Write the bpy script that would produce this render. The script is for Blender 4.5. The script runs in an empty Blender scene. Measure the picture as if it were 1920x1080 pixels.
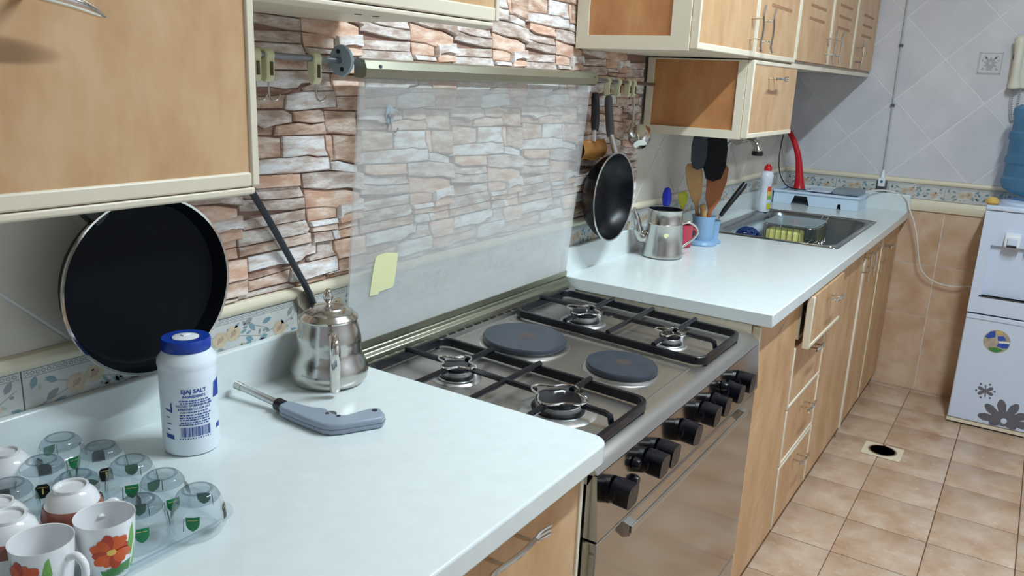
import bpy, math, random
from mathutils import Vector, Matrix
random.seed(7)
R = math.radians
SC = bpy.context.scene
COL = SC.collection

# ------------------------------------------------------------------ camera
CAM = (-1.1066, -1.1354, 1.4579)
YAW, PITCH, ROLL, FPX = 32.608, 14.616, 2.442, 1516.19
cy, sy, cp, sp = math.cos(R(YAW)), math.sin(R(YAW)), math.cos(R(PITCH)), math.sin(R(PITCH))
fw = Vector((cy*cp, sy*cp, -sp)); rt = Vector((sy, -cy, 0)); up = rt.cross(fw)
c_, s_ = math.cos(R(ROLL)), math.sin(R(ROLL))
rt2 = c_*rt + s_*up; up2 = -s_*rt + c_*up
cam_d = bpy.data.cameras.new('camera'); cam = bpy.data.objects.new('camera', cam_d); COL.objects.link(cam)
cam.matrix_world = Matrix(((rt2.x, up2.x, -fw.x, CAM[0]), (rt2.y, up2.y, -fw.y, CAM[1]), (rt2.z, up2.z, -fw.z, CAM[2]), (0, 0, 0, 1)))
cam_d.sensor_width = 36; cam_d.lens = FPX/1920*36; cam_d.clip_start = 0.02
SC.camera = cam
SC.cycles.transparent_max_bounces = 48   # stacked clear glasses

# ------------------------------------------------------------------ world, exposure
w = bpy.data.worlds.new('world'); SC.world = w; w.use_nodes = True
w.node_tree.nodes['Background'].inputs[0].default_value = (0.80, 0.88, 1.0, 1)
w.node_tree.nodes['Background'].inputs[1].default_value = 0.05
SC.view_settings.view_transform = 'Standard'; SC.view_settings.look = 'None'
SC.view_settings.exposure = 0.0; SC.view_settings.gamma = 1.0; SC.view_settings.use_curve_mapping = False
LAMPS = [((0.72, -1.37, 2.74), 1.25, 63.0)]   # ceiling battens: centre, length, watts
LAMP_COL = (0.80, 0.94, 1.02)

# ------------------------------------------------------------------ mesh builder
class MB:
    def __init__(s): s.v = []; s.f = []
    def add(s, vs, fs):
        n = len(s.v); s.v += [tuple(v) for v in vs]; s.f += [tuple(i+n for i in f) for f in fs]; return s
    def box(s, x0, x1, y0, y1, z0, z1):
        x0, x1 = min(x0, x1), max(x0, x1); y0, y1 = min(y0, y1), max(y0, y1); z0, z1 = min(z0, z1), max(z0, z1)
        return s.add([(x0,y0,z0),(x1,y0,z0),(x1,y1,z0),(x0,y1,z0),(x0,y0,z1),(x1,y0,z1),(x1,y1,z1),(x0,y1,z1)],
                     [(0,3,2,1),(4,5,6,7),(0,1,5,4),(1,2,6,5),(2,3,7,6),(3,0,4,7)])
    def lathe(s, prof, c=(0,0,0), n=32, axis='z', close=False, cap=True):
        vs = []; fs = []
        for r, h in prof:
            for k in range(n):
                a = 2*math.pi*k/n; p = (r*math.cos(a), r*math.sin(a), h)
                if axis == 'x': p = (h, p[0], p[1])
                if axis == 'y': p = (p[1], h, p[0])
                vs.append((p[0]+c[0], p[1]+c[1], p[2]+c[2]))
        m = len(prof)
        for i in range(m-1 + (1 if close else 0)):
            j = (i+1) % m
            for k in range(n):
                k2 = (k+1) % n; fs.append((i*n+k, i*n+k2, j*n+k2, j*n+k))
        if not close and cap:
            if prof[0][0] > 1e-5: fs.append(tuple(range(n-1, -1, -1)))
            if prof[-1][0] > 1e-5: fs.append(tuple((m-1)*n+k for k in range(n)))
        return s.add(vs, fs)
    def tube(s, pts, r, n=8, closed=False, cap=True):
        P = [Vector(p) for p in pts]; m = len(P); rs = r if isinstance(r, (list, tuple)) else [r]*m
        vs = []; fs = []; prev = None
        for i in range(m):
            a = P[(i-1) % m] if (i > 0 or closed) else P[i]; b = P[(i+1) % m] if (i < m-1 or closed) else P[i]
            t = (b-a).normalized() if (b-a).length > 1e-9 else Vector((0, 0, 1))
            if prev is None:
                ref = Vector((0, 0, 1)) if abs(t.z) < .9 else Vector((1, 0, 0)); nrm = t.cross(ref).normalized()
            else:
                nrm = prev - t*prev.dot(t); nrm = nrm.normalized() if nrm.length > 1e-6 else t.orthogonal().normalized()
            prev = nrm; bn = t.cross(nrm)
            for k in range(n):
                an = 2*math.pi*k/n; vs.append(P[i] + rs[i]*(math.cos(an)*nrm + math.sin(an)*bn))
        for i in range(m-1 + (1 if closed else 0)):
            j = (i+1) % m
            for k in range(n):
                k2 = (k+1) % n; fs.append((i*n+k, j*n+k, j*n+k2, i*n+k2))
        if cap and not closed:
            fs.append(tuple(range(n))); fs.append(tuple((m-1)*n+k for k in range(n-1, -1, -1)))
        return s.add(vs, fs)
    def prism(s, poly, axis, a, b):
        """poly = 2d points; axis 'x': (y,z), 'y': (x,z), 'z': (x,y)"""
        def mk(p, h): return (h, p[0], p[1]) if axis == 'x' else ((p[0], h, p[1]) if axis == 'y' else (p[0], p[1], h))
        n = len(poly)
        return s.add([mk(p, a) for p in poly] + [mk(p, b) for p in poly],
                     [tuple(range(n)), tuple(range(2*n-1, n-1, -1))] + [(i, n+i, n+(i+1) % n, (i+1) % n) for i in range(n)])
    def grid(s, nx, ny, fn):
        return s.add([fn(i/nx, j/ny) for j in range(ny+1) for i in range(nx+1)],
                     [(j*(nx+1)+i, j*(nx+1)+i+1, (j+1)*(nx+1)+i+1, (j+1)*(nx+1)+i) for j in range(ny) for i in range(nx)])
    def xf(s, M):
        s.v = [tuple(M @ Vector(v)) for v in s.v]; return s
    def mesh(s, name):
        me = bpy.data.meshes.new(name); me.from_pydata(s.v, [], s.f); me.update()
        import bmesh
        bm = bmesh.new(); bm.from_mesh(me); bmesh.ops.recalc_face_normals(bm, faces=bm.faces); bm.to_mesh(me); bm.free()
        for p in me.polygons: p.use_smooth = True
        me.set_sharp_from_angle(angle=R(38)); return me
ORG = {}
def tag(o, label=None, cat=None, group=None, kind=None):
    if label: o['label'] = label
    if cat: o['category'] = cat
    if group: o['group'] = group
    if kind: o['kind'] = kind
    return o
def obj(name, mb, mat, parent=None, bevel=0, label=None, seg=2):
    if parent is None:
        xs, ys, zs = zip(*mb.v); org = Vector(((min(xs)+max(xs))/2, (min(ys)+max(ys))/2, min(zs)))
    else: org = ORG[parent.name]
    mb.v = [(a-org.x, b-org.y, c-org.z) for a, b, c in mb.v]
    o = bpy.data.objects.new(name, mb.mesh(name)); COL.objects.link(o)
    if mat: o.data.materials.append(mat)
    if parent is None: o.location = org
    else: o.parent = parent
    ORG[o.name] = org
    if bevel:
        b = o.modifiers.new('bevel', 'BEVEL'); b.width = bevel; b.segments = seg; b.limit_method = 'ANGLE'; b.angle_limit = R(35)
    if label: o['label'] = label
    return o
def thing(name, label, cat, loc=(0, 0, 0), group=None):
    o = bpy.data.objects.new(name, None); o.empty_display_size = .05; COL.objects.link(o); o.location = loc
    ORG[o.name] = Vector(loc); return tag(o, label, cat, group)
def struct(name, mb, mat, **k): return tag(obj(name, mb, mat, **k), kind='structure')
def dup(root, loc, rz=0, label=None, parent=None):
    r = root.copy(); COL.objects.link(r); r.location = loc; r.rotation_euler = (0, 0, rz); r.parent = parent
    if label: r['label'] = label
    for ch in list(root.children):
        c = ch.copy(); COL.objects.link(c); c.parent = r
        for g in list(ch.children):
            d = g.copy(); COL.objects.link(d); d.parent = c
    return r
def arc(cx, cy, r, a0, a1, n): return [(cx+r*math.cos(R(a0+(a1-a0)*i/n)), cy+r*math.sin(R(a0+(a1-a0)*i/n))) for i in range(n+1)]
def rrect(x0, x1, y0, y1, r, n=5):
    return arc(x1-r, y1-r, r, 0, 90, n)+arc(x0+r, y1-r, r, 90, 180, n)+arc(x0+r, y0+r, r, 180, 270, n)+arc(x1-r, y0+r, r, 270, 360, n)
def spline(pts, k=6):
    P = [Vector(p) for p in pts]; out = []
    for i in range(len(P)-1):
        a = P[i-1] if i else P[i]; b, c = P[i], P[i+1]; d = P[i+2] if i+2 < len(P) else P[i+1]
        for j in range(k):
            t = j/k; out.append(.5*((2*b)+(c-a)*t+(2*a-5*b+4*c-d)*t*t+(3*b-a-3*c+d)*t**3))
    return out+[P[-1]]
def clip(poly, x0, x1, z0, z1):
    for ax, v, sg in ((0, x0, 1), (0, x1, -1), (1, z0, 1), (1, z1, -1)):
        out = []
        for i in range(len(poly)):
            p, q = poly[i-1], poly[i]; ip = (p[ax]-v)*sg >= 0; iq = (q[ax]-v)*sg >= 0
            if ip != iq:
                t = (v-p[ax])/(q[ax]-p[ax]); out.append((p[0]+t*(q[0]-p[0]), p[1]+t*(q[1]-p[1])))
            if iq: out.append(q)
        poly = out
        if len(poly) < 3: return []
    return poly
def shrink(poly, d):
    cx = sum(p[0] for p in poly)/len(poly); cz = sum(p[1] for p in poly)/len(poly); out = []
    for x, z in poly:
        l = math.hypot(x-cx, z-cz) or 1; k = max(0, (l-d*1.3)/l); out.append((cx+(x-cx)*k, cz+(z-cz)*k))
    return out

# ------------------------------------------------------------------ materials
def lin(c): return tuple(((v/255)/12.92 if v/255 <= .04045 else ((v/255+.055)/1.055)**2.4) for v in c)+(1,)
class NT:
    def __init__(s, name):
        s.m = bpy.data.materials.new(name); s.m.use_nodes = True; s.t = s.m.node_tree; s.b = s.t.nodes['Principled BSDF']
    def n(s, ty, **k):
        nd = s.t.nodes.new(ty)
        for a, b in k.items(): setattr(nd, a, b)
        return nd
    def l(s, a, b): s.t.links.new(a, b)
    def coord(s, scale=(1, 1, 1), kind='Object'):
        tc = s.n('ShaderNodeTexCoord'); mp = s.n('ShaderNodeMapping'); mp.inputs['Scale'].default_value = scale
        s.l(tc.outputs[kind], mp.inputs[0]); return mp.outputs[0]
    def noise(s, vec, scale, det=4, rough=.55):
        nd = s.n('ShaderNodeTexNoise'); nd.inputs['Scale'].default_value = scale; nd.inputs['Detail'].default_value = det
        nd.inputs['Roughness'].default_value = rough; s.l(vec, nd.inputs['Vector']); return nd.outputs['Fac']
    def ramp(s, fac, stops, interp='LINEAR'):
        r = s.n('ShaderNodeValToRGB'); r.color_ramp.interpolation = interp; e = r.color_ramp.elements
        while len(e) < len(stops): e.new(.5)
        for i, (p, c) in enumerate(stops): e[i].position = p; e[i].color = c
        s.l(fac, r.inputs[0]); return r.outputs[0]
    def mix(s, fac, a, b, bt='MIX'):
        m = s.n('ShaderNodeMix', data_type='RGBA', blend_type=bt)
        for sock, v in ((m.inputs[0], fac), (m.inputs[6], a), (m.inputs[7], b)):
            if isinstance(v, (int, float)): sock.default_value = v
            elif isinstance(v, tuple): sock.default_value = v
            else: s.l(v, sock)
        return m.outputs[2]
    def rnd(s): return s.n('ShaderNodeObjectInfo').outputs['Random']
    def math(s, op, a, b):
        m = s.n('ShaderNodeMath', operation=op)
        for i, v in enumerate((a, b)):
            if isinstance(v, (int, float)): m.inputs[i].default_value = v
            else: s.l(v, m.inputs[i])
        return m.outputs[0]
    def bump(s, h, st=.3, d=.002):
        b = s.n('ShaderNodeBump'); b.inputs['Strength'].default_value = st; b.inputs['Distance'].default_value = d
        s.l(h, b.inputs['Height']); s.l(b.outputs[0], s.b.inputs['Normal'])
    def col(s, o): s.l(o, s.b.inputs['Base Color'])
MAT = {}
def plain(name, c, rough=.5, metal=0, spec=.5, coat=0, var=.0, trans=0):
    t = NT(name); b = t.b; b.inputs['Roughness'].default_value = rough; b.inputs['Metallic'].default_value = metal
    b.inputs['Specular IOR Level'].default_value = spec; b.inputs['Coat Weight'].default_value = coat
    v = t.coord(); n = t.noise(v, 30, 3)
    lo = tuple(x*(1-var-.03) for x in lin(c)[:3])+(1,); hi = tuple(min(1, x*(1+var)) for x in lin(c)[:3])+(1,)
    t.col(t.ramp(n, [(.3, lo), (.7, hi)]))
    if trans: b.inputs['Transmission Weight'].default_value = trans
    MAT[name] = t.m; return t.m
def wood(name, c1, c2, c3, rough=.38, stripes=False):
    t = NT(name); v = t.coord((9, 9, 4.5)); a = t.noise(v, 1.3, 4, .6); b = t.noise(t.coord((38, 38, 9)), 1.5, 3, .6); d = t.noise(t.coord((7, 7, 5)), 3, 2)
    base = t.ramp(a, [(.3, lin(c1)), (.52, lin(c2)), (.72, lin(c3))])
    base = t.mix(t.math('MULTIPLY', t.ramp(b, [(.55, (0, 0, 0, 1)), (.75, (1, 1, 1, 1))]), .35), base, lin(c1))
    base = t.mix(t.math('MULTIPLY', t.ramp(d, [(.5, (0, 0, 0, 1)), (.75, (1, 1, 1, 1))]), .3), base, lin(c3))
    base = t.mix(t.math('MULTIPLY', t.rnd(), .12), base, lin(c1))
    t.col(base); t.b.inputs['Roughness'].default_value = rough; t.bump(b, .06); MAT[name] = t.m; return t.m
def tilemat(name, c1, c2, rough=.3, scale=9, spot=None):
    t = NT(name); v = t.coord(); tr = t.n('ShaderNodeVectorMath', operation='ADD'); t.l(v, tr.inputs[0])
    oi = t.n('ShaderNodeObjectInfo'); sc = t.n('ShaderNodeVectorMath', operation='SCALE'); sc.inputs['Scale'].default_value = 5
    t.l(oi.outputs['Location'], sc.inputs[0]); t.l(sc.outputs[0], tr.inputs[1])
    a = t.noise(tr.outputs[0], scale, 5, .6)
    base = t.ramp(a, [(.32, lin(c1)), (.68, lin(c2))])
    if spot: base = t.mix(t.math('MULTIPLY', t.ramp(t.noise(tr.outputs[0], scale*5, 3), [(.6, (0, 0, 0, 1)), (.72, (1, 1, 1, 1))]), .35), base, lin(spot))
    base = t.mix(t.math('MULTIPLY', t.rnd(), .22), base, lin(c1))
    t.col(base); t.b.inputs['Roughness'].default_value = rough; t.bump(a, .05); MAT[name] = t.m; return t.m
def stone(name, c1, c2, c3):
    t = NT(name); v = t.coord(); tr = t.n('ShaderNodeVectorMath', operation='ADD'); t.l(v, tr.inputs[0])
    oi = t.n('ShaderNodeObjectInfo'); sc = t.n('ShaderNodeVectorMath', operation='SCALE'); sc.inputs['Scale'].default_value = 7
    t.l(oi.outputs['Location'], sc.inputs[0]); t.l(sc.outputs[0], tr.inputs[1])
    mp = t.n('ShaderNodeMapping'); mp.inputs['Scale'].default_value = (16, 16, 60); t.l(tr.outputs[0], mp.inputs[0])
    a = t.noise(mp.outputs[0], 1.0, 5, .62); b = t.noise(mp.outputs[0], 5, 4, .65)
    base = t.ramp(a, [(.38, lin(c1)), (.5, lin(c2)), (.61, lin(c3))])
    base = t.mix(t.math('MULTIPLY', t.ramp(b, [(.52, (0, 0, 0, 1)), (.68, (1, 1, 1, 1))]), .5), base, lin(c1))
    t.col(base); t.b.inputs['Roughness'].default_value = .75; t.b.inputs['Specular IOR Level'].default_value = .2
    t.bump(b, .5, .003); MAT[name] = t.m; return t.m
def steel(name, c, rough, aniso=(1, 1, 1), var=.08):
    t = NT(name); b = t.b; b.inputs['Metallic'].default_value = 1; b.inputs['Base Color'].default_value = lin(c)
    n = t.noise(t.coord(aniso), 3, 4, .6)
    t.l(t.ramp(n, [(.3, (rough-var*.5,)*3+(1,)), (.7, (rough+var,)*3+(1,))]), b.inputs['Roughness'])
    MAT[name] = t.m; return t.m
def thin_glass(name, tint, edge, haze=0, hazecol=(220, 225, 225), hn=None):
    """thin clear sheet: transparent with a fresnel gloss, plus a scattering film of dirt"""
    t = NT(name); nt = t.t; out = nt.nodes['Material Output']; nt.nodes.remove(t.b)
    tr = t.n('ShaderNodeBsdfTransparent'); gl = t.n('ShaderNodeBsdfGlossy'); gl.inputs['Roughness'].default_value = .03
    lw = t.n('ShaderNodeLayerWeight'); lw.inputs['Blend'].default_value = .5
    t.l(t.ramp(lw.outputs['Facing'], [(.0, lin(tint)), (.75, lin(tint)), (1, lin(edge))]), tr.inputs[0])
    fr = t.math('ADD', t.math('MULTIPLY', t.math('POWER', lw.outputs['Facing'], 4.0), .40), .03)   # same on both faces of the thin sheet
    mx = t.n('ShaderNodeMixShader'); t.l(fr, mx.inputs[0]); t.l(tr.outputs[0], mx.inputs[1]); t.l(gl.outputs[0], mx.inputs[2])
    last = mx.outputs[0]
    if haze:
        df = t.n('ShaderNodeBsdfDiffuse'); df.inputs[0].default_value = lin(hazecol)
        tl = t.n('ShaderNodeBsdfTranslucent'); tl.inputs[0].default_value = lin(hazecol)
        dm = t.n('ShaderNodeMixShader'); dm.inputs[0].default_value = .3; t.l(df.outputs[0], dm.inputs[1]); t.l(tl.outputs[0], dm.inputs[2])
        m2 = t.n('ShaderNodeMixShader'); t.l(hn(t) if hn else t.ramp(t.noise(t.coord(), 6), [(.3, (haze*.7,)*3+(1,)), (.7, (haze*1.2,)*3+(1,))]), m2.inputs[0])
        t.l(last, m2.inputs[1]); t.l(dm.outputs[0], m2.inputs[2]); last = m2.outputs[0]
    t.l(last, out.inputs[0]); MAT[name] = t.m; return t.m

plain('cream', (232, 222, 200), .4); plain('counter', (226, 234, 234), .2, var=.01); plain('plaster', (222, 220, 214), .8)
wood('laminate', (190, 146, 102), (208, 168, 124), (220, 186, 148))
wood('laminate_side', (176, 116, 70), (196, 136, 86), (210, 156, 104))
wood('ladle_wood', (168, 122, 72), (196, 150, 96), (212, 170, 118)); wood('ladle_wood_dark', (140, 78, 40), (164, 96, 50), (178, 112, 62))
tilemat('floor_tile', (184, 148, 118), (214, 194, 174), .28, 8, (236, 226, 214)); tilemat('wall_tile', (206, 206, 212), (224, 223, 228), .3, 5)
tilemat('wainscot_tile', (200, 162, 130), (226, 200, 174), .3, 7); tilemat('back_tile', (200, 192, 180), (218, 212, 200), .3, 5); plain('grout_dark', (112, 84, 66), .9); plain('grout_light', (236, 236, 236), .9)
plain('grout_stone', (156, 126, 112), .9); plain('moulding', (232, 222, 196), .35)
stone('stone_W', (204, 182, 170), (232, 226, 222), (250, 250, 252)); stone('stone_G', (176, 152, 138), (210, 194, 184), (236, 228, 222))
stone('stone_P', (212, 168, 144), (230, 196, 174), (242, 220, 204)); stone('stone_T', (180, 146, 124), (214, 184, 164), (234, 216, 202))
stone('stone_B', (142, 110, 94), (172, 142, 126), (204, 178, 162))
steel('steel', (192, 189, 184), .36, (1, 3, 1), .04); steel('steel_mirror', (176, 172, 166), .12, (3, 3, 14), .04); steel('chrome', (215, 212, 205), .08, var=.04)
steel('sink_steel', (150, 156, 160), .25); steel('nickel', (196, 194, 188), .18); steel('rail_metal', (172, 172, 154), .4); steel('alu', (205, 205, 205), .35)
steel('bar_metal', (150, 158, 165), .35)
plain('enamel_black', (16, 18, 26), .22); plain('hotplate', (56, 62, 72), .36, var=.12); plain('black_plastic', (16, 17, 22), .3); plain('knob', (10, 12, 22), .3, spec=.3)
plain('nonstick', (6, 9, 16), .5, spec=.12, var=.1); plain('pan_back', (24, 26, 32), .4); plain('black', (8, 8, 9), .6); plain('nylon_black', (9, 10, 16), .55, spec=.2); plain('nylon_grey', (58, 62, 70), .55, spec=.2); plain('grey_handle', (92, 94, 98), .4); plain('hose', (46, 52, 62), .45)
plain('white_plastic', (236, 240, 244), .35); plain('salt_white', (236, 244, 252), .3); plain('salt_blue', (22, 62, 160), .3); plain('print_blue', (40, 70, 160), .5)
plain('porcelain', (240, 240, 242), .12, coat=.4); plain('brown_band', (150, 92, 78), .3); plain('orange_petal', (222, 92, 34), .3, var=.2); plain('petal_dark', (190, 58, 22), .3, var=.15)
plain('flower_yellow', (240, 200, 90), .35); plain('leaf_green', (120, 178, 84), .35, var=.15); plain('leaf_dark', (70, 140, 72), .35, var=.15); plain('sketch_grey', (190, 184, 180), .4)
plain('shield_green', (22, 120, 72), .3); plain('shield_black', (18, 18, 18), .3); plain('shield_gold', (210, 190, 120), .3)
plain('gun_grey', (150, 162, 178), .35); plain('clip_cream', (228, 228, 190), .45); plain('paper', (232, 232, 180), .7)
plain('light_blue', (140, 178, 212), .35); plain('pale_blue', (214, 232, 250), .35); plain('red', (206, 24, 40), .25); plain('red_mug', (186, 60, 76), .3)
plain('blue_handle', (24, 44, 190), .3); plain('lime', (206, 210, 40), .4); plain('yellow_sponge', (238, 232, 140), .9, var=.1); plain('blue_scour', (22, 46, 104), .6, var=.3)
plain('gold', (176, 122, 62), .4, metal=.3, var=.2); plain('appliance', (212, 226, 246), .25); plain('appliance_shade', (150, 152, 156), .5); plain('seam_dark', (40, 42, 50), .6)
plain('decal_grey', (104, 106, 116), .4, var=.05); plain('phone_cream', (226, 224, 206), .4); plain('cable_grey', (190, 192, 192), .5); plain('cable_white', (232, 226, 218), .5)
plain('sticker_blue', (48, 84, 176), .35, var=.2); plain('sticker_tan', (176, 166, 150), .4, var=.25); plain('sticker_yellow', (206, 186, 110), .4); plain('yellow_lump', (222, 186, 104), .8, var=.1)
plain('orange_label', (230, 90, 40), .4); plain('teal', (40, 130, 150), .4); plain('screw_hole', (96, 84, 60), .7)
thin_glass('clear', (254, 255, 255), (214, 220, 224), .09, (250, 252, 254)); thin_glass('glass_base', (234, 238, 240), (156, 164, 170)); thin_glass('tray_clear', (251, 253, 254), (222, 230, 236), .07, (225, 235, 245))
thin_glass('frost_plastic', (225, 232, 236), (180, 190, 196), .5, (210, 220, 226)); thin_glass('bottle_blue', (160, 200, 222), (70, 120, 160), .40, (140, 192, 224))
def lid_haze(t):
    v = t.coord(); sx = t.n('ShaderNodeSeparateXYZ'); t.l(v, sx.inputs[0])
    mr = t.n('ShaderNodeMapRange'); mr.inputs[1].default_value = .93; mr.inputs[2].default_value = 1.18; mr.inputs[3].default_value = .58; mr.inputs[4].default_value = .22
    t.l(sx.outputs[2], mr.inputs[0])
    n = t.noise(t.coord((5, 5, 9)), 1.4, 4, .6); n2 = t.math('MULTIPLY', t.math('SUBTRACT', n, .5), .25)
    return t.math('ADD', mr.outputs[0], n2)
thin_glass('lid_glass', (249, 251, 251), (200, 212, 210), .5, (240, 242, 242), lid_haze)
tilemat('frieze_glaze', (196, 198, 196), (216, 216, 210), .22, 20)
plain('rose_peach', (208, 190, 162), .3, var=.08); plain('rose_dark', (184, 160, 140), .3, var=.1); plain('leaf_teal', (126, 158, 170), .3, var=.15); plain('stem_grey', (146, 152, 154), .35); plain('leaf_sage', (176, 186, 168), .3, var=.1)
plain('flange_metal', (160, 180, 194), .4)
plain('groove', (168, 124, 92), .6)
plain('decal_band', (170, 172, 178), .35)
plain('heat_mark', (76, 66, 64), .45)
plain('pot_inside_reflection', (40, 44, 58), .3, metal=.6)  # dark reflection inside the coffee pot, put into the colour
plain('grain', (182, 138, 98), .5)
plain('nonstick_gloss', (6, 9, 16), .3, spec=.25, var=.1)
plain('motif_grey', (176, 176, 182), .35)
STONES = '''G -0.208,1.515 -0.066,1.52 -0.067,1.5 -0.208,1.498
P -0.063,1.52 0.014,1.519 0.014,1.495 -0.059,1.495
W 0.016,1.519 0.085,1.525 0.085,1.503 0.059,1.506 0.026,1.501 0.015,1.492
P 0.016,1.491 0.028,1.5 0.058,1.504 0.085,1.501 0.085,1.486 0.016,1.482
G -0.22,1.497 -0.068,1.499 -0.058,1.482 -0.064,1.475 -0.22,1.471
T -0.22,1.47 -0.057,1.474 -0.056,1.456 -0.22,1.454
W -0.059,1.495 0.014,1.493 0.014,1.485 -0.054,1.485
T -0.054,1.484 0.014,1.484 0.014,1.472 -0.054,1.475
G -0.053,1.473 -0.005,1.471 -0.001,1.453 -0.054,1.454
W -0.003,1.471 0.013,1.471 0.015,1.453 0.002,1.453
P 0.016,1.481 0.073,1.485 0.073,1.472 0.016,1.469
P 0.017,1.468 0.073,1.47 0.073,1.452 0.017,1.453
W -0.201,1.45 -0.042,1.454 -0.043,1.434 -0.069,1.433 -0.079,1.425 -0.106,1.422 -0.137,1.426 -0.201,1.424
B -0.201,1.423 -0.137,1.424 -0.106,1.421 -0.079,1.424 -0.067,1.425 -0.104,1.413 -0.135,1.411 -0.201,1.408
G -0.04,1.452 -0,1.451 0.001,1.433 0.009,1.42 -0.063,1.419 -0.065,1.425 -0.042,1.433
W -0.104,1.412 -0.063,1.418 0.009,1.419 0.013,1.41 0.013,1.39 -0.027,1.389 -0.09,1.385 -0.109,1.388
T -0.201,1.406 -0.135,1.41 -0.106,1.412 -0.111,1.389 -0.174,1.389 -0.201,1.388
P 0.003,1.45 0.092,1.448 0.092,1.412 0.012,1.411 0.011,1.42 0.003,1.434
T 0.015,1.41 0.092,1.411 0.092,1.384 -0.015,1.386 -0.021,1.388 0.014,1.389
G -0.224,1.386 -0.112,1.386 -0.095,1.378 -0.095,1.365 -0.131,1.361 -0.157,1.356 -0.174,1.365 -0.224,1.367
T -0.091,1.383 -0.027,1.387 -0.018,1.382 -0.018,1.364 -0.048,1.362 -0.076,1.365 -0.092,1.366
T -0.13,1.36 -0.094,1.363 -0.077,1.364 -0.048,1.36 -0.017,1.363 -0.011,1.342 -0.116,1.342 -0.136,1.343
B -0.224,1.365 -0.175,1.364 -0.157,1.355 -0.133,1.359 -0.138,1.344 -0.224,1.346
T -0.015,1.384 0.069,1.381 0.069,1.336 -0.008,1.343 -0.013,1.358
T -0.211,1.346 -0.12,1.338 -0.119,1.305 -0.152,1.304 -0.211,1.303
W -0.116,1.341 -0.018,1.339 -0.016,1.316 -0.008,1.301 -0.034,1.301 -0.06,1.306 -0.084,1.304 -0.116,1.304
P -0.014,1.339 0.002,1.339 0.004,1.291 -0.002,1.29 -0.005,1.301 -0.012,1.316
T 0.005,1.339 0.082,1.334 0.082,1.28 0.015,1.292 0.006,1.291
W -0.226,1.301 -0.152,1.303 -0.116,1.303 -0.084,1.303 -0.06,1.304 -0.034,1.299 -0.007,1.299 -0.005,1.275 -0.084,1.274 -0.226,1.28
W -0.003,1.289 0.017,1.29 0.067,1.278 0.067,1.263 -0.003,1.274
P -0.204,1.278 -0.079,1.272 -0.078,1.251 -0.18,1.254 -0.204,1.262
G -0.075,1.272 -0.026,1.272 0.044,1.27 0.089,1.261 0.089,1.227 0.042,1.237 -0.017,1.238 -0.071,1.246
G -0.215,1.261 -0.18,1.253 -0.08,1.25 -0.068,1.23 -0.111,1.23 -0.161,1.233 -0.215,1.241
G -0.215,1.24 -0.161,1.231 -0.069,1.228 -0.067,1.209 -0.096,1.208 -0.215,1.219
P -0.069,1.244 -0.022,1.238 0.038,1.233 0.077,1.224 0.077,1.186 -0.021,1.206 -0.065,1.208'''
# ------------------------------------------------------------------ the room
L, CZ, D = 3.285, 2.80, .631
XN, YR = -2.40, -2.60
floor = struct('floor', MB().box(XN-.1, L+.1, YR-.1, .1, -.10, -.004), MAT['grout_dark'])
wall_back = struct('wall_back', MB().box(XN, L, .0, .1, -.004, CZ), MAT['grout_light'])
wall_far = struct('wall_far', MB().box(L+.0, L+.1, YR, .1, -.004, CZ), MAT['grout_light'])
struct('wall_right', MB().box(XN, L, YR-.1, YR, -.004, CZ), MAT['wall_tile'])
struct('wall_near', MB().box(XN-.1, XN, YR-.1, .1, -.004, CZ), MAT['wall_tile'])
struct('ceiling', MB().box(XN-.1, L+.1, YR-.1, .1, CZ, CZ+.1), MAT['plaster'])
def child(name, me, parent, loc, mat=None, label=None, kind=None):
    """a piece that shares mesh data; loc in world coordinates"""
    o = bpy.data.objects.new(name, me); COL.objects.link(o); o.parent = parent; o.location = Vector(loc)-ORG[parent.name]
    ORG[o.name] = Vector(loc)
    return tag(o, label, kind=kind)
def smesh(name, mb, mat):
    me = mb.mesh(name); me.materials.append(MAT[mat]); return me
# floor tiles 25.5 cm, joints where the photo shows them
tx = [1.46+.2545*k for k in range(-15, 8)]; ty = [-.773-.2565*k for k in range(-2, 8)]
tx = [XN]+[x for x in tx if XN+.02 < x < L-.005]+[L]; ty = [max(y, YR) for y in ty if y > YR-.25]
cache = {}
for i in range(len(tx)-1):
    for j in range(len(ty)-1):
        a, b = round(tx[i+1]-tx[i], 3), round(ty[j]-ty[j+1], 3)
        if a < .01 or b < .01: continue
        if (a, b) not in cache:
            g = .0016
            m = MB().add([(g, g, -.008), (a-g, g, -.008), (a-g, b-g, -.008), (g, b-g, -.008), (g, g, -.001), (a-g, g, -.001), (a-g, b-g, -.001), (g, b-g, -.001),
                          (g+.002, g+.002, 0), (a-g-.002, g+.002, 0), (a-g-.002, b-g-.002, 0), (g+.002, b-g-.002, 0)],
                         [(0,1,5,4),(1,2,6,5),(2,3,7,6),(3,0,4,7),(4,5,9,8),(5,6,10,9),(6,7,11,10),(7,4,8,11),(8,9,10,11)])
            cache[(a, b)] = smesh('tile', m, 'floor_tile')
        child('tile', cache[(a, b)], floor, (tx[i], ty[j+1], 0))
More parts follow.
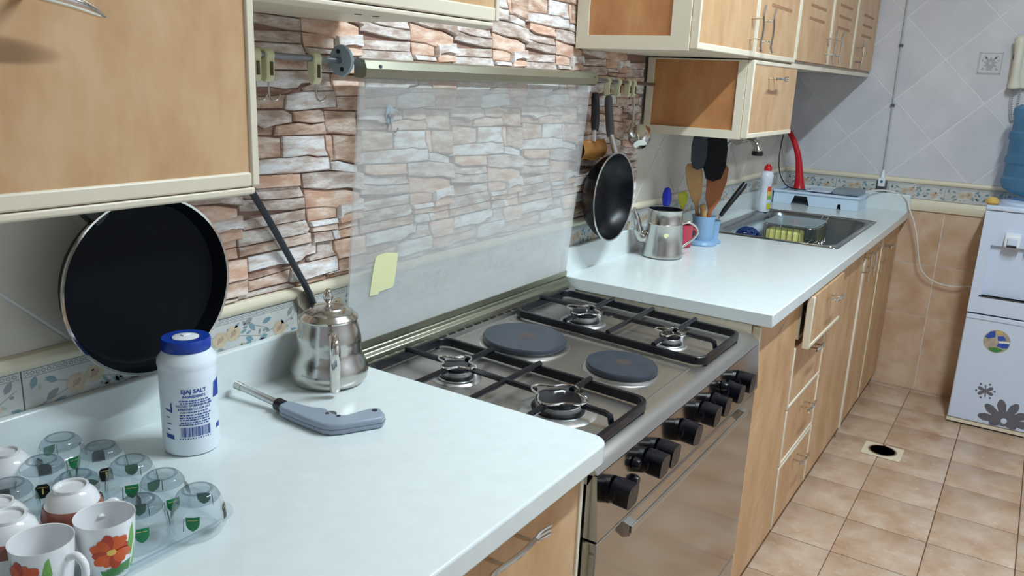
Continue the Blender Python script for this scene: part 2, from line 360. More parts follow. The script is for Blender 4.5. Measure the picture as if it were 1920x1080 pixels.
# diagonal wall tiles, 26.6 cm, diagonal .38
def diamonds(h0, h1, z0, z1, n0, m0, mk, parent, mat):
    """nodes at h = n0+.19k, z = m0+.19m (k+m even); tile centres at k+m odd"""
    k0 = int((h0-n0)/.19)-2; k1 = int((h1-n0)/.19)+2; q0 = int((z0-m0)/.19)-2; q1 = int((z1-m0)/.19)+2
    for k in range(k0, k1+1):
        for q in range(q0, q1+1):
            if (k+q) % 2 == 0: continue
            cx, cz = n0+.19*k, m0+.19*q; r = .1868
            p = clip([(cx+r, cz), (cx, cz+r), (cx-r, cz), (cx, cz-r)], h0, h1, z0, z1)
            if len(p) < 3: continue
            ar = abs(sum(p[i-1][0]*p[i][1]-p[i][0]*p[i-1][1] for i in range(len(p))))/2
            if ar < 4e-4: continue
            lp = [(a-cx, b-cz) for a, b in p]
            child('tile', smesh('tile', mk(lp), mat), parent, mk.loc(cx, cz))
def mk_far(lp): return MB().prism(lp, 'x', -.0015, .001)
mk_far.loc = lambda a, b: (L, a, b)
def mk_back(lp): return MB().prism(lp, 'y', -.0015, .001)
mk_back.loc = lambda a, b: (a, 0, b)
diamonds(YR, -.004, 1.062, CZ, -.487, 1.430, mk_far, wall_far, 'wall_tile')
diamonds(XN, -.425, 1.062, 1.70, -.503, 1.430, mk_back, wall_back, 'back_tile')
diamonds(1.40, L-.004, 1.062, 1.72, 1.397, 1.430, mk_back, wall_back, 'back_tile')
# frieze tiles (flat floral print with a bead line), moulding above and below
def floral(var):
    """flat print of one border tile: (u, v, faces by material) in metres, u 0-.25, v 0-.072"""
    r = random.Random(var); out = []
    def blob(cu, cv, a, b, rot, mi, n=9, lay=0):
        out.append((mi, lay, [(cu+a*math.cos(t)*math.cos(rot)-b*math.sin(t)*math.sin(rot), cv+a*math.cos(t)*math.sin(rot)+b*math.sin(t)*math.cos(rot)) for t in [6.2832*i/n for i in range(n)]]))
    def leaf(cu, cv, l_, w_, rot, mi=2):
        f = lambda s_, q: (cu+s_*math.cos(rot)-q*math.sin(rot), cv+s_*math.sin(rot)+q*math.cos(rot))
        out.append((mi, 1, [f(0, 0), f(l_*.35, -w_*.5), f(l_*.7, -w_*.4), f(l_, 0), f(l_*.7, w_*.4), f(l_*.35, w_*.5)]))
    def line(p, q, w_=.0011, mi=3):
        d = Vector((q[0]-p[0], q[1]-p[1])).normalized(); nx, ny = -d.y*w_/2, d.x*w_/2
        out.append((mi, 0, [(p[0]+nx, p[1]+ny), (q[0]+nx, q[1]+ny), (q[0]-nx, q[1]-ny), (p[0]-nx, p[1]-ny)]))
    k = .004
    while k < .245:
        blob(k+.003, .0655, .0034, .0030, 0, 3, 8); blob(k+.003, .0655, .0021, .0017, 0, 4, 8, 1); k += .0078
    line((.003, .0705), (.247, .0705), .0012); line((.003, .0605), (.247, .0605), .0010)
    for cu, cv in ((.075, .034), (.103, .040), (.205, .026)):
        for a in range(6): blob(cu+.0095*math.cos(a*1.05+var), cv+.0085*math.sin(a*1.05+var), .0072, .0060, a, 0, 8, 1+a*.1)
        blob(cu, cv, .0055, .005, 0, 1, 8, 2); blob(cu-.004, cv-.004, .004, .002, .6, 1, 7, 2.2); blob(cu+.005, cv+.003, .004, .002, 2, 1, 7, 2.2)
    for cu, cv, rot in ((.030, .020, .6), (.048, .044, 2.6), (.058, .018, 3.6), (.125, .050, .4), (.128, .026, -.4), (.150, .034, 2.2), (.166, .044, .3), (.178, .020, 3.4), (.226, .044, 1.0), (.232, .018, -.5), (.012, .042, 1.2)):
        leaf(cu, cv, .019+.005*r.random(), .010, rot, 2 if r.random() < .75 else 3)
    for _ in range(26):
        leaf(.008+.234*r.random(), .006+.046*r.random(), .010+.006*r.random(), .0055, 6.28*r.random(), r.choice((5, 5, 2, 3)))
    for p, q in (((.020, .014), (.066, .030)), ((.110, .034), (.160, .022)), ((.160, .022), (.196, .030)), ((.215, .030), (.242, .046)), ((.030, .050), (.066, .040)), ((.135, .050), (.175, .034))): line(p, q)
    for _ in range(5): blob(.01+.23*r.random(), .012+.04*r.random(), .0035, .0028, 0, 3, 6, .5)
    return out
def print_mesh(var, far):
    mb = MB(); mi = []
    for m_, lay, pts in floral(var):
        o = -.0062-.00012*lay
        mb.add([((o, -u, v) if far else (u, o, v)) for u, v in pts], [tuple(range(len(pts)))]); mi.append(m_)
    me = bpy.data.meshes.new('floral_print'); me.from_pydata(mb.v, [], mb.f); me.update()
    for n_ in ('rose_peach', 'rose_dark', 'leaf_teal', 'stem_grey', 'frieze_glaze', 'leaf_sage'): me.materials.append(MAT[n_])
    for p, k in zip(me.polygons, mi): p.material_index = k
    return me
fb = smesh('frieze_tile', MB().box(.001, .249, -.006, .001, .0, .072), 'frieze_glaze')
ff = smesh('frieze_tile', MB().box(-.006, .001, -.249, -.001, .0, .072), 'frieze_glaze')
PR = [[print_mesh(v, f) for v in (1, 2)] for f in (False, True)]
def border(me, parent, loc, prs):
    o = child('frieze_tile', me, parent, loc); p = bpy.data.objects.new('floral_print', prs); COL.objects.link(p); p.parent = o
x = -2.34; k = 0
while x < L-.25: border(fb, wall_back, (x, 0, .965), PR[0][k % 2]); x += .25; k += 1
y = -.02
while y > YR+.25: border(ff, wall_far, (L, y, .965), PR[1][k % 2]); y -= .25; k += 1
wt = smesh('tile', MB().box(.001, .249, -.0015, .001, .0, .259), 'back_tile')
for k in range(5): child('tile', wt, wall_back, (-.09+.25*k, 0, .703))
prof = [(0, 0), (-.009, .001), (-.013, .007), (-.013, .014), (-.009, .021), (0, .024)]
obj('moulding', MB().prism([(a, b+1.037) for a, b in prof], 'x', XN, L), MAT['moulding'], wall_back)
obj('moulding', MB().prism([(a+L, b+1.037) for a, b in prof], 'y', YR, -.014), MAT['moulding'], wall_far)
p2 = [(0, 0), (-.012, .004), (-.016, .022), (-.012, .040), (-.006, .056), (0, .058)]
obj('moulding', MB().prism([(a+L, b+.906) for a, b in p2], 'y', YR, -.003), MAT['moulding'], wall_far)
# wainscot tiles of the far wall
zs = [0, .123, .384, .645, .906]; y = -.185
while y > YR:
    for a, b in zip(zs[:-1], zs[1:]):
        yy = max(y-.2, YR)
        child('tile', smesh('tile', MB().box(-.002, .001, yy-y+.0015, -.0015, .0015, b-a-.0015), 'wainscot_tile'), wall_far, (L, y, a))
    y -= .2
# small printed insert tile on the far wall
ins = child('insert_tile', smesh('insert_tile', MB().box(-.006, 0, -.048, .048, -.048, .048), 'wall_tile'), wall_far, (L, -.86, 1.608), label='small tile printed with a grey leafy basket motif')
def print_far(pts, th=.0006, base=-.0066): return MB().prism(pts, 'x', base-th, base+.0002)
m = MB()
for a, b in ((0, .044), (0, -.044)): m.add(*(lambda q: (q.v, q.f))(MB().box(-.0072, -.006, -.046, .046, b-.0012, b+.0012)))
for a in (-.044, .044): m.box(-.0072, -.006, a-.0012, a+.0012, -.046, .046)
def at_far(mb, y, z): mb.v = [(a+L, b+y, c+z) for a, b, c in mb.v]; return mb
def mleaf(cy_, cz_, l_, w_, rot):
    f = lambda q, r_: (cy_+q*math.cos(rot)-r_*math.sin(rot), cz_+q*math.sin(rot)+r_*math.cos(rot))
    m.prism([f(0, 0), f(l_*.35, -w_*.5), f(l_*.75, -w_*.35), f(l_, 0), f(l_*.75, w_*.35), f(l_*.35, w_*.5)], 'x', -.0068, -.006)
for a in range(9): mleaf(.004*math.cos(a*.7), .000+.004*math.sin(a*.7), .024+.006*(a % 2), .011, a*.7+.2)
for sx_ in (-1, 1):
    mleaf(sx_*.014, .020, .020, .012, math.pi/2-sx_*.9); mleaf(sx_*.020, -.022, .017, .010, -math.pi/2+sx_*1.1); mleaf(sx_*.030, .006, .012, .008, math.pi/2-sx_*.3)
m.prism([(-.014, -.014), (.014, -.014), (.010, -.032), (-.010, -.032)], 'x', -.0069, -.006)
obj('motif', at_far(m, -.86, 1.608), MAT['motif_grey'], ins)
# cable holes and ceiling lamps
for i, (c, ln, wt) in enumerate(LAMPS):
    t = thing('ceiling_light', 'white ceiling batten light over the cooker', 'lamp', (c[0], c[1], c[2]+.06))
    obj('housing', MB().prism([(-.06, .06), (.06, .06), (.075, .0), (-.075, .0)], 'x', -ln/2, ln/2).xf(Matrix.Translation(c)), MAT['white_plastic'], t)
    em = bpy.data.materials.new('tube_glow'); em.use_nodes = True; b = em.node_tree.nodes['Principled BSDF']
    b.inputs['Emission Color'].default_value = LAMP_COL+(1,); b.inputs['Emission Strength'].default_value = 6.0
    obj('tube', MB().tube([(c[0]-ln/2+.02, c[1], c[2]-.012), (c[0]+ln/2-.02, c[1], c[2]-.012)], .014, 12), em, t)
    ld = bpy.data.lights.new('tube_light', 'AREA'); ld.shape = 'RECTANGLE'; ld.size = ln; ld.size_y = .07; ld.energy = wt; ld.color = LAMP_COL
    lo = bpy.data.objects.new('tube_light', ld); COL.objects.link(lo); lo.parent = t; lo.location = (0, 0, -.092)

# ------------------------------------------------------------------ stone cladding of the back wall (one printed repeat, laid again and again)
cladding = tag(obj('stone_backing', MB().box(-.42, 1.396, -.003, .001, 1.061, 1.95), MAT['grout_stone'], wall_back), label='ledge stone cladding behind the cooker')
rnd = random.Random(3)
def stone_mesh(poly, ty, k):
    cx = sum(p[0] for p in poly)/len(poly); cz = sum(p[1] for p in poly)/len(poly)
    p = shrink([(a-cx, b-cz) for a, b in poly], .0002); n = len(p); h = .004+.007*rnd.random(); tl = rnd.uniform(-.0038, -.0004)
    if ty == 'W': h += .003
    if ty == 'B': h *= .5
    ins_ = [(a*.93, b*.86) for a, b in p]
    zt = max(b for a, b in p) or 1
    v = [(a, -.003, b) for a, b in p]+[(a, -.003-h*.75, b) for a, b in p]+[(a, -.003-h-tl*b/zt-rnd.uniform(0, .0016), b) for a, b in ins_]
    f = [(i, (i+1) % n, n+(i+1) % n, n+i) for i in range(n)]+[(n+i, n+(i+1) % n, 2*n+(i+1) % n, 2*n+i) for i in range(n)]+[tuple(range(2*n, 3*n))]
    mb = MB().add(v, f); return mb, (cx, cz)
inst = []; protos = []
for k, line in enumerate(STONES.split('\n')):
    ty, *ps = line.split(); poly = [tuple(map(float, q.split(','))) for q in ps]
    if sum(poly[i-1][0]*poly[i][1]-poly[i][0]*poly[i-1][1] for i in range(len(poly))) < 0: poly.reverse()
    mb, (cx, cz) = stone_mesh(poly, ty, k); protos.append((mb, ty, smesh('stone', MB().add(mb.v, mb.f), 'stone_'+ty), poly))
    for a in range(-2, 6):
        for b in range(-1, 3):
            X, Z = cx+.296*a-.0*b, cz+.3135*b-.001
            xs = [q[0]+X-cx for q in poly]; zz = [q[1]+Z-cz for q in poly]
            if min(xs) < -.42 or max(xs) > 1.396 or min(zz) < 1.062 or max(zz) > 1.94: continue
            if (max(xs) < .0 and min(zz) > 1.56) or (min(xs) > .93 and min(zz) > 1.56): continue
            ar = (max(xs)-min(xs))*(max(zz)-min(zz)); d2 = (X-CAM[0])**2+CAM[1]**2+(Z-CAM[2])**2
            hid = 1 if Z < 1.64 else .2
            inst.append((ar/d2*hid, k, X, Z))
inst.sort(reverse=True)
rest = {}
for n_, (sc_, k, X, Z) in enumerate(inst):
    if n_ < 290: child('stone', protos[k][2], wall_back, (X, 0, Z))
    else:
        ty = protos[k][1]; m = rest.setdefault(ty, MB()); m.add([(v[0]+X, v[1], v[2]+Z) for v in protos[k][0].v], protos[k][0].f)
# stones cut by the bottom and side edges of the cladding
m = rest.setdefault('T', MB())
for a in range(-2, 6):
    for b in range(-1, 1):
        for k, (mb, ty, me, poly) in enumerate(protos):
            q = [(u+.296*a, w_+.3135*b-.001) for u, w_ in poly]
            if min(u for u, w_ in q) >= -.42 and max(u for u, w_ in q) <= 1.396 and min(w_ for u, w_ in q) >= 1.062: continue
            c = clip(q, -.419, 1.395, 1.063, 1.56)
            if len(c) < 3: continue
            if abs(sum(c[i-1][0]*c[i][1]-c[i][0]*c[i-1][1] for i in range(len(c))))/2 < 1e-4: continue
            rest.setdefault(ty, MB()).prism(shrink(c, .0006), 'y', -.003-.006*rnd.random()-.002, -.002)
for ty, m in rest.items(): tag(obj('stones', m, MAT['stone_'+ty], wall_back), kind='stuff')
# ------------------------------------------------------------------ cabinets
def handle_mb(ln=.13, out=.03):
    """cutlery-shaped pull along +X, standing off along -Y: three tines on one end, a rounded tail on the other"""
    m = MB(); h = ln/2
    for s in (-1, 1): m.tube([(s*h*.45, 0, 0), (s*h*.45, -out, 0)], .0035, 8)
    m.tube(spline([(-h*.98, -out-.004, -.003), (-h*.7, -out, 0), (-h*.2, -out-.003, 0), (h*.2, -out-.003, 0), (h*.55, -out, 0)], 4), [.003, .0035, .004, .0045]+[.004]*9+[.0038]*4, 8)
    for k in (-1, 0, 1): m.tube(spline([(h*.5, -out, 0), (h*.68, -out-.001, k*.006), (h*1.0, -out-.005, k*.0065)], 4), [.003]*5+[.0022]*3+[.0014], 6)
    return m
HME = {}
def handle(parent, x, y, z, vertical=False, ln=.13, flip=False):
    M = Matrix.Translation((x, y, z))
    if vertical: M = M @ Matrix.Rotation(R(-90), 4, 'Y')
    if flip: M = M @ Matrix.Rotation(R(180), 4, 'Y')
    return obj('handle', handle_mb(ln).xf(M), MAT['chrome'], parent)
TW = .011
def front(name, parent, x0, x1, z0, z1, yf, trims='LRBT', th=.018, tw=TW, mat='laminate', bw=None):
    """door or drawer front: laminate sheet with cream edge strips"""
    d = obj(name, MB().box(x0, x1, yf, yf+th, z0, z1), MAT[mat], parent)
    bw = bw or tw; xl = x0+tw+.0008 if 'L' in trims else x0; xr = x1-tw-.0008 if 'R' in trims else x1
    e = {'L': (x0, x0+tw, z0, z1), 'R': (x1-tw, x1, z0, z1), 'B': (xl, xr, z0, z0+bw), 'T': (xl, xr, z1-tw, z1)}
    for t in trims:
        a, b, c, g = e[t]; obj('edge_strip', MB().box(a-.0005, b+.0005, yf-.003, yf+th+.0005, c-.0005, g+.0005), MAT['cream'], d, bevel=.0025)
    return d
def framed_side(parent, x, y0, y1, z0, z1, wl, wr, wb, wt):
    """end panel at plane x seen from -x: cream frame, laminate panel set back"""
    t = .016; yb, yf = max(y0, y1), min(y0, y1)
    obj('side_frame', MB().box(x, x+t, yb-wl, yb, z0, z1).box(x, x+t, yf, yf+wr, z0, z1).box(x, x+t, yf+wr, yb-wl, z0, z0+wb).box(x, x+t, yf+wr, yb-wl, z1-wt, z1), MAT['cream'], parent)
    obj('side_panel', MB().box(x+.006, x+t, yf+wr, yb-wl, z0+wb, z1-wt), MAT['laminate_side'], parent)
ZT = 2.25
def upper(label, x0, x1, z0, z1, doors, side=None, yb=-.018, group='upper kitchen cabinets'):
    t = thing('wall_cabinet', label, 'cabinet', ((x0+x1)/2, -.18, z0), group)
    s = .016 if side else 0
    if side: framed_side(t, x0, yb, -.341, z0, z1, *side)
    obj('body', MB().box(x0+s, x1, yb, -.341, z0, z1), MAT['cream'], t)
    for dd in doors:
        d = front('door', t, dd[0], dd[1], z0+.002 if len(dd) < 5 else dd[4], z1, -.360, dd[2], bw=dd[5] if len(dd) > 5 else None)
        if dd[3]: 
            hx, hz, vert, fl = dd[3]; handle(d, hx, -.362, hz, vert, flip=fl)
        for g in (dd[6] if len(dd) > 6 else []):
            obj('groove', MB().box(g[0]-.115, g[0]+.115, -.3606, -.358, g[1]-.005, g[1]+.005), MAT['groove'], d)
    return t
# left cabinet, close to the camera
t = upper('laminate wall cabinet hanging over the big black pan', -1.00, -.463, 1.322, ZT, [(-.997, -.464, 'LRB', None, 1.321, .016)])
d0 = [c for c in t.children if c.name.startswith('door')][0]
obj('handle', MB().tube(spline([(-.850, -.392, 1.517), (-.790, -.396, 1.516), (-.735, -.397, 1.513), (-.690, -.396, 1.506), (-.657, -.391, 1.496)], 4), [.003, .004, .005, .006]+[.007]*8+[.0065, .006, .005, .0035, .0012], 10).tube([(-.715, -.362, 1.510), (-.715, -.396, 1.511)], .004, 8).tube([(-.815, -.362, 1.516), (-.815, -.394, 1.5165)], .004, 8), MAT['chrome'], d0)
obj('light_rail', MB().prism([(-.345, 1.3205), (-.362, 1.3195), (-.362, 1.312), (-.350, 1.309), (-.330, 1.309), (-.330, 1.3205)], 'x', -1.0, -.470), MAT['cream'], t, bevel=.002)
t2 = upper('laminate wall cabinet at the left edge beyond the near counter tray', -1.54, -1.003, 1.322, ZT, [(-1.537, -1.005, 'LRB', None, 1.322, .026)])
# short cabinet left of the missing hood
t = upper('short raised wall cabinet whose pale underside shows above the hook rail', -.461, .029, 1.543, ZT, [(-.459, .029, 'RB', None, 1.543, .020)])
for sx_ in (-.125, -.085): obj('screw_hole', MB().lathe([(.0, 1.5422), (.006, 1.5422), (.006, 1.5445)], (sx_, -.20, 0), 10), MAT['screw_hole'], t)
obj('light_rail', MB().prism([(-.345, 1.543), (-.361, 1.541), (-.361, 1.534), (-.350, 1.531), (-.335, 1.531), (-.335, 1.543)], 'x', -.455, .016), MAT['cream'], t, bevel=.002)
# run on the right
t = upper('tall laminate wall cabinet with a framed end panel right of the glass lid', .909, 1.383, 1.541, ZT,
          [(.915, 1.381, 'LRB', (1.335, 1.622, True, False), 1.545, .016)], side=(.035, .05, .035, .03))
t = upper('second tall laminate wall cabinet with diagonal grooves over the small hanging box', 1.385, 1.848, 1.541, ZT,
          [(1.388, 1.846, 'LRB', (1.44, 1.622, True, False), 1.545, .014, [(1.63, 1.705), (1.63, 1.75)])])
t = upper('double-door laminate wall cabinet between the small hanging box and the far end', 1.850, 2.775, 1.541, ZT,
          [(1.852, 2.330, 'LR', (2.275, 1.622, True, False), 1.555, None, [(2.10, 1.748), (2.095, 1.704)]), (2.334, 2.773, 'LR', (2.39, 1.622, True, False), 1.555, None, [(2.55, 1.79), (2.55, 1.748), (2.545, 1.704)])])
obj('light_rail', MB().box(1.852, 2.775, -.350, -.335, 1.529, 1.545), MAT['cream'], t)
t = upper('last narrow laminate wall cabinet against the far tiled wall', 2.777, 3.278, 1.541, ZT, [(2.779, 3.262, 'L', (2.835, 1.615, True, False), 1.555, None, [(3.03, 1.79), (3.03, 1.748), (3.03, 1.704)])])
obj('light_rail', MB().box(2.777, 3.276, -.350, -.335, 1.529, 1.545), MAT['cream'], t)
t = upper('small low-hanging box cabinet with an orange-brown end panel', 1.398, 1.908, 1.300, 1.537,
          [(1.402, 1.906, 'LTB', (1.60, 1.487, False, False), 1.304, .014)], side=(.022, .026, .026, .004), group=None)

# base cabinets on the right
YF = -.598
def base(label, x0, x1, group='base cabinets under the far worktop', zl=.862, zr=.862):
    t = thing('base_cabinet', label, 'cabinet', ((x0+x1)/2, -.3, 0), group)
    obj('body', MB().box(x0, x1, -.02, -.578, .09, .60).box(x0, x0+.016, -.02, -.578, .6, zl).box(x1-.016, x1, -.02, -.578, .6, zr).box(x0+.016, x1-.016, -.562, -.578, .845, .862), MAT['cream'], t)
    obj('plinth', MB().box(x0, x1, -.10, -.560, 0.0005, .09), MAT['laminate'], t)
    return t
t = base('plain base cabinet with a diagonally grained door right of the oven', .924, 1.353)
obj('infill_strip', MB().box(.917, .938, -.55, -.592, .06, .822), MAT['cream'], t)
d = front('door', t, .932, 1.351, .062, .857, YF, 'L')
for k in range(12):
    z = .79-.060*k
    obj('grain_line', MB().prism([(.955, z-.060), (1.22, z+.030), (1.22, z+.0325), (.955, z-.0575)], 'y', YF-.0004, YF+.002), MAT['grain'], d)
t = base('base cabinet of four drawers, the top one pulled open', 1.355, 1.788)
for a, b, pull, tr in ((.692, .857, .037, 'LB'), (.482, .686, 0, 'LRB'), (.288, .478, 0, 'LRB'), (.064, .284, 0, 'LRT')):
    d = front('drawer', t, 1.357, 1.786, a, b, YF-pull, tr, mat='laminate')
    handle(d, 1.575, YF-pull-.002, b-.045 if not pull else .815, ln=.11)
    if pull: obj('drawer_box', MB().box(1.375, 1.385, -.20, -.60, a+.02, b-.03).box(1.76, 1.77, -.20, -.60, a+.02, b-.03).box(1.385, 1.76, -.20, -.60, a+.02, a+.03), MAT['cream'], d)
t = base('base cabinet with one wide door under the sink, cream strip on its edge', 1.790, 2.398, zr=.735)
d = front('door', t, 1.792, 2.372, .062, .857, YF, '')
obj('edge_strip', MB().box(2.374, 2.400, YF-.006, YF+.016, .055, .80), MAT['cream'], d, bevel=.004)
handle(d, 2.33, YF-.002, .785, True)
t = base('base cabinet with a narrow door right of the cream strip', 2.402, 2.80, zl=.735); d = front('door', t, 2.404, 2.798, .062, .857, YF, 'R', tw=.006); handle(d, 2.45, YF-.002, .785, True)
t = base('end base cabinet against the far wall', 2.802, 3.272); d = front('door', t, 2.804, 3.27, .062, .857, YF, ''); handle(d, 2.87, YF-.002, .785, False, ln=.1)
# base cabinets on the left
for i, x1 in enumerate((-.026, -.60, -1.1745)):
    x0 = x1-.572
    t = base(['base cabinet with a cutlery-handled drawer under the near worktop', 'base cabinet under the near worktop, second from the cooker', 'base cabinet under the near worktop, farthest from the cooker'][i], x0, x1, 'base cabinets under the near worktop')
    if i == 0: obj('filler', MB().box(-.026, -.006, -.5, -.575, .05, .86), MAT['cream'], t)
    for a, b in ((.645, .858), (.36, .641), (.064, .356)):
        d = front('drawer', t, x0+.002, x1-.002, a, b, YF, 'RB'); handle(d, x1-.245, YF-.002, b-.028, ln=.16, flip=False)

# ------------------------------------------------------------------ worktops
top = [(-2.38, -.0065), (-2.38, -D)] + arc(-.032, -D+.032, .032, 270, 360, 7) + [(0, -.0065)]
t = thing('worktop', 'white near worktop with a rounded corner, left of the cooker', 'worktop', (-1.2, -.3, .863), 'white worktops')
obj('slab', MB().prism(top, 'z', .8635, .9), MAT['counter'], t, bevel=.004, seg=3)
obj('upstand', MB().box(-2.38, -.004, -.021, -.0065, .885, .980), MAT['counter'], t, bevel=.003)
t = thing('worktop', 'long white far worktop with the inset sink, right of the cooker', 'worktop', (2.1, -.3, .863), 'white worktops')
SX0, SX1, SY0, SY1 = 1.985, 2.755, -.548, -.075
SX0, SX1, SY0, SY1 = 1.975, 2.765, -.556, -.064
xs, ys = [.920, SX0, SX1, L-.018], [-D, SY0, SY1, -.0065]
m = MB()
for i in range(3):
    for j in range(3):
        if i == 1 and j == 1: continue
        for z, fl in ((.9, 0), (.8635, 1)):
            q = [(xs[i], ys[j], z), (xs[i+1], ys[j], z), (xs[i+1], ys[j+1], z), (xs[i], ys[j+1], z)]; m.add(q, [(0, 1, 2, 3)])
def wallq(a, b): m.add([(a[0], a[1], .8635), (b[0], b[1], .8635), (b[0], b[1], .9), (a[0], a[1], .9)], [(0, 1, 2, 3)])
for i in range(3):
    wallq((xs[i], ys[0]), (xs[i+1], ys[0])); wallq((xs[i], ys[3]), (xs[i+1], ys[3])); wallq((xs[0], ys[i]), (xs[0], ys[i+1])); wallq((xs[3], ys[i]), (xs[3], ys[i+1]))
for a, b in (((SX0, SY0), (SX1, SY0)), ((SX0, SY1), (SX1, SY1)), ((SX0, SY0), (SX0, SY1)), ((SX1, SY0), (SX1, SY1))): wallq(a, b)
seen = {}; idx = []; nv = []
for v in m.v:
    k = tuple(round(c, 4) for c in v)
    if k not in seen: seen[k] = len(nv); nv.append(v)
    idx.append(seen[k])
m.v = nv; m.f = [tuple(idx[i] for i in f) for f in m.f]
obj('slab', m, MAT['counter'], t, bevel=.003)
obj('upstand', MB().box(.924, L-.034, -.021, -.0065, .885, .980), MAT['counter'], t, bevel=.003)
obj('upstand', MB().box(L-.033, L-.0185, -D+.002, -.0215, .885, .980), MAT['counter'], t, bevel=.003)

# ------------------------------------------------------------------ sink
t = thing('sink', 'stainless steel inset sink in the far worktop', 'sink', (2.37, -.31, .74))
O = rrect(1.962, 2.778, -.568, -.052, .02, 4); I1 = rrect(2.002, 2.725, -.540, -.110, .07, 4); I2 = rrect(2.010, 2.717, -.532, -.118, .065, 4); I3 = rrect(2.035, 2.69, -.505, -.145, .05, 4)
n = len(O); m = MB()
vs = [(a, b, .9005) for a, b in O]+[(a, b, .9035) for a, b in rrect(1.966, 2.774, -.564, -.056, .02, 4)]+[(a, b, .9030) for a, b in rrect(1.994, 2.733, -.547, -.102, .072, 4)]+[(a, b, .8995) for a, b in I1]+[(a, b, .885) for a, b in I2]+[(a, b, .752) for a, b in I3]+[(a, b, .742) for a, b in rrect(2.06, 2.665, -.48, -.17, .04, 4)]
fs = [(r*n+i, r*n+(i+1) % n, (r+1)*n+(i+1) % n, (r+1)*n+i) for r in range(6) for i in range(n)]+[tuple(6*n+i for i in range(n))]
sk = obj('bowl', m.add(vs, fs), MAT['sink_steel'], t)
so = sk.modifiers.new('sheet', 'SOLIDIFY'); so.thickness = .001; so.offset = -1
obj('rim_groove', MB().tube([(a, b, .9034) for a, b in rrect(1.976, 2.764, -.557, -.063, .025, 4)], .0022, 6, closed=True), MAT['chrome'], t)
obj('strainer', MB().lathe([(.0, .7435), (.036, .7435), (.040, .746), (.044, .7425)], (2.39, -.33, 0), 20), MAT['chrome'], t)
# faucet on the back wall
t = thing('faucet', 'chrome wall faucet half hidden under the small box cabinet', 'faucet', (2.36, -.02, 1.16))
obj('wall_flange', MB().lathe([(.034, -.004), (.034, -.012), (.022, -.022), (.0, -.022)], (2.30, 0, 1.245), 20, 'y').lathe([(.034, -.004), (.034, -.012), (.022, -.022), (.0, -.022)], (2.44, 0, 1.245), 20, 'y'), MAT['chrome'], t)
obj('mixer_body', MB().tube([(2.28, -.055, 1.245), (2.46, -.055, 1.245)], .024, 14).tube([(2.30, -.02, 1.245), (2.30, -.055, 1.245)], .016, 12).tube([(2.44, -.02, 1.245), (2.44, -.055, 1.245)], .016, 12), MAT['chrome'], t)
obj('spout', MB().tube(spline([(2.37, -.060, 1.240), (2.37, -.090, 1.236), (2.37, -.112, 1.222), (2.37, -.118, 1.196)], 5), [.013]*8+[.015]*5+[.020]*3, 14), MAT['chrome'], t)
obj('aerator', MB().lathe([(.021, 1.197), (.024, 1.186), (.022, 1.178), (.0, 1.178)], (2.37, -.118, 0), 18), MAT['black_plastic'], t)
obj('tap_handle', MB().lathe([(.0, -.112), (.026, -.112), (.030, -.100), (.024, -.072), (.014, -.06), (.0, -.06)], (2.37, 0, 1.268), 8, 'y'), MAT['chrome'], t)
# wire sponge basket hooked in the bowl
t = thing('sponge_basket', 'wire sponge basket with a pale tray top hanging inside the sink', 'basket', (2.50, -.28, .80))
obj('tray_top', MB().prism(rrect(2.40, 2.655, -.385, -.165, .03, 4), 'z', .893, .899), MAT['frost_plastic'], t, bevel=.002)
m = MB(); RR = rrect(2.40, 2.655, -.385, -.165, .03, 4)
for z in (.889, .80): m.tube([(a, b, z) for a, b in RR], .0022, 6, closed=True)
for k in range(9):
    yy = -.375+.025*k
    m.tube([(2.40, yy, .889), (2.40, yy, .80), (2.655, yy, .80), (2.655, yy, .889)], .0016, 5)
for k in range(8):
    xx = 2.43+.028*k
    for yy in (-.385, -.165): m.tube([(xx, yy, .889), (xx, yy, .80)], .0016, 5)
obj('wire_frame', m, MAT['chrome'], t)
obj('hook', MB().tube([(2.655, -.37, .889), (2.69, -.37, .893), (2.735, -.37, .909), (2.744, -.37, .906)], .0022, 6).tube([(2.655, -.345, .889), (2.69, -.345, .893), (2.735, -.345, .909), (2.744, -.345, .906)], .0022, 6), MAT['chrome'], t)
tag(obj('sponge', MB().box(2.41, 2.50, -.325, -.180, .8025, .868), MAT['yellow_sponge'], bevel=.012, seg=3), 'yellow sponge inside the wire basket in the sink', 'sponge')
m = MB(); rs = random.Random(5)
for k in range(46):
    a, b = rs.uniform(0, 6.28), rs.uniform(-1.2, 1.2); c = Vector((2.085, -.200, .880)); q = []
    for j in range(7):
        aa = a+j*.5; bb = b+.25*math.sin(j*1.3+k); q.append(c+Vector((.046*math.cos(aa)*math.cos(bb), .046*math.sin(aa)*math.cos(bb), .036*math.sin(bb))))
    m.tube(q, .0042, 5)
tag(obj('scourer', m, MAT['blue_scour']), 'dark blue mesh scourer lying at the near side of the sink', 'scourer')
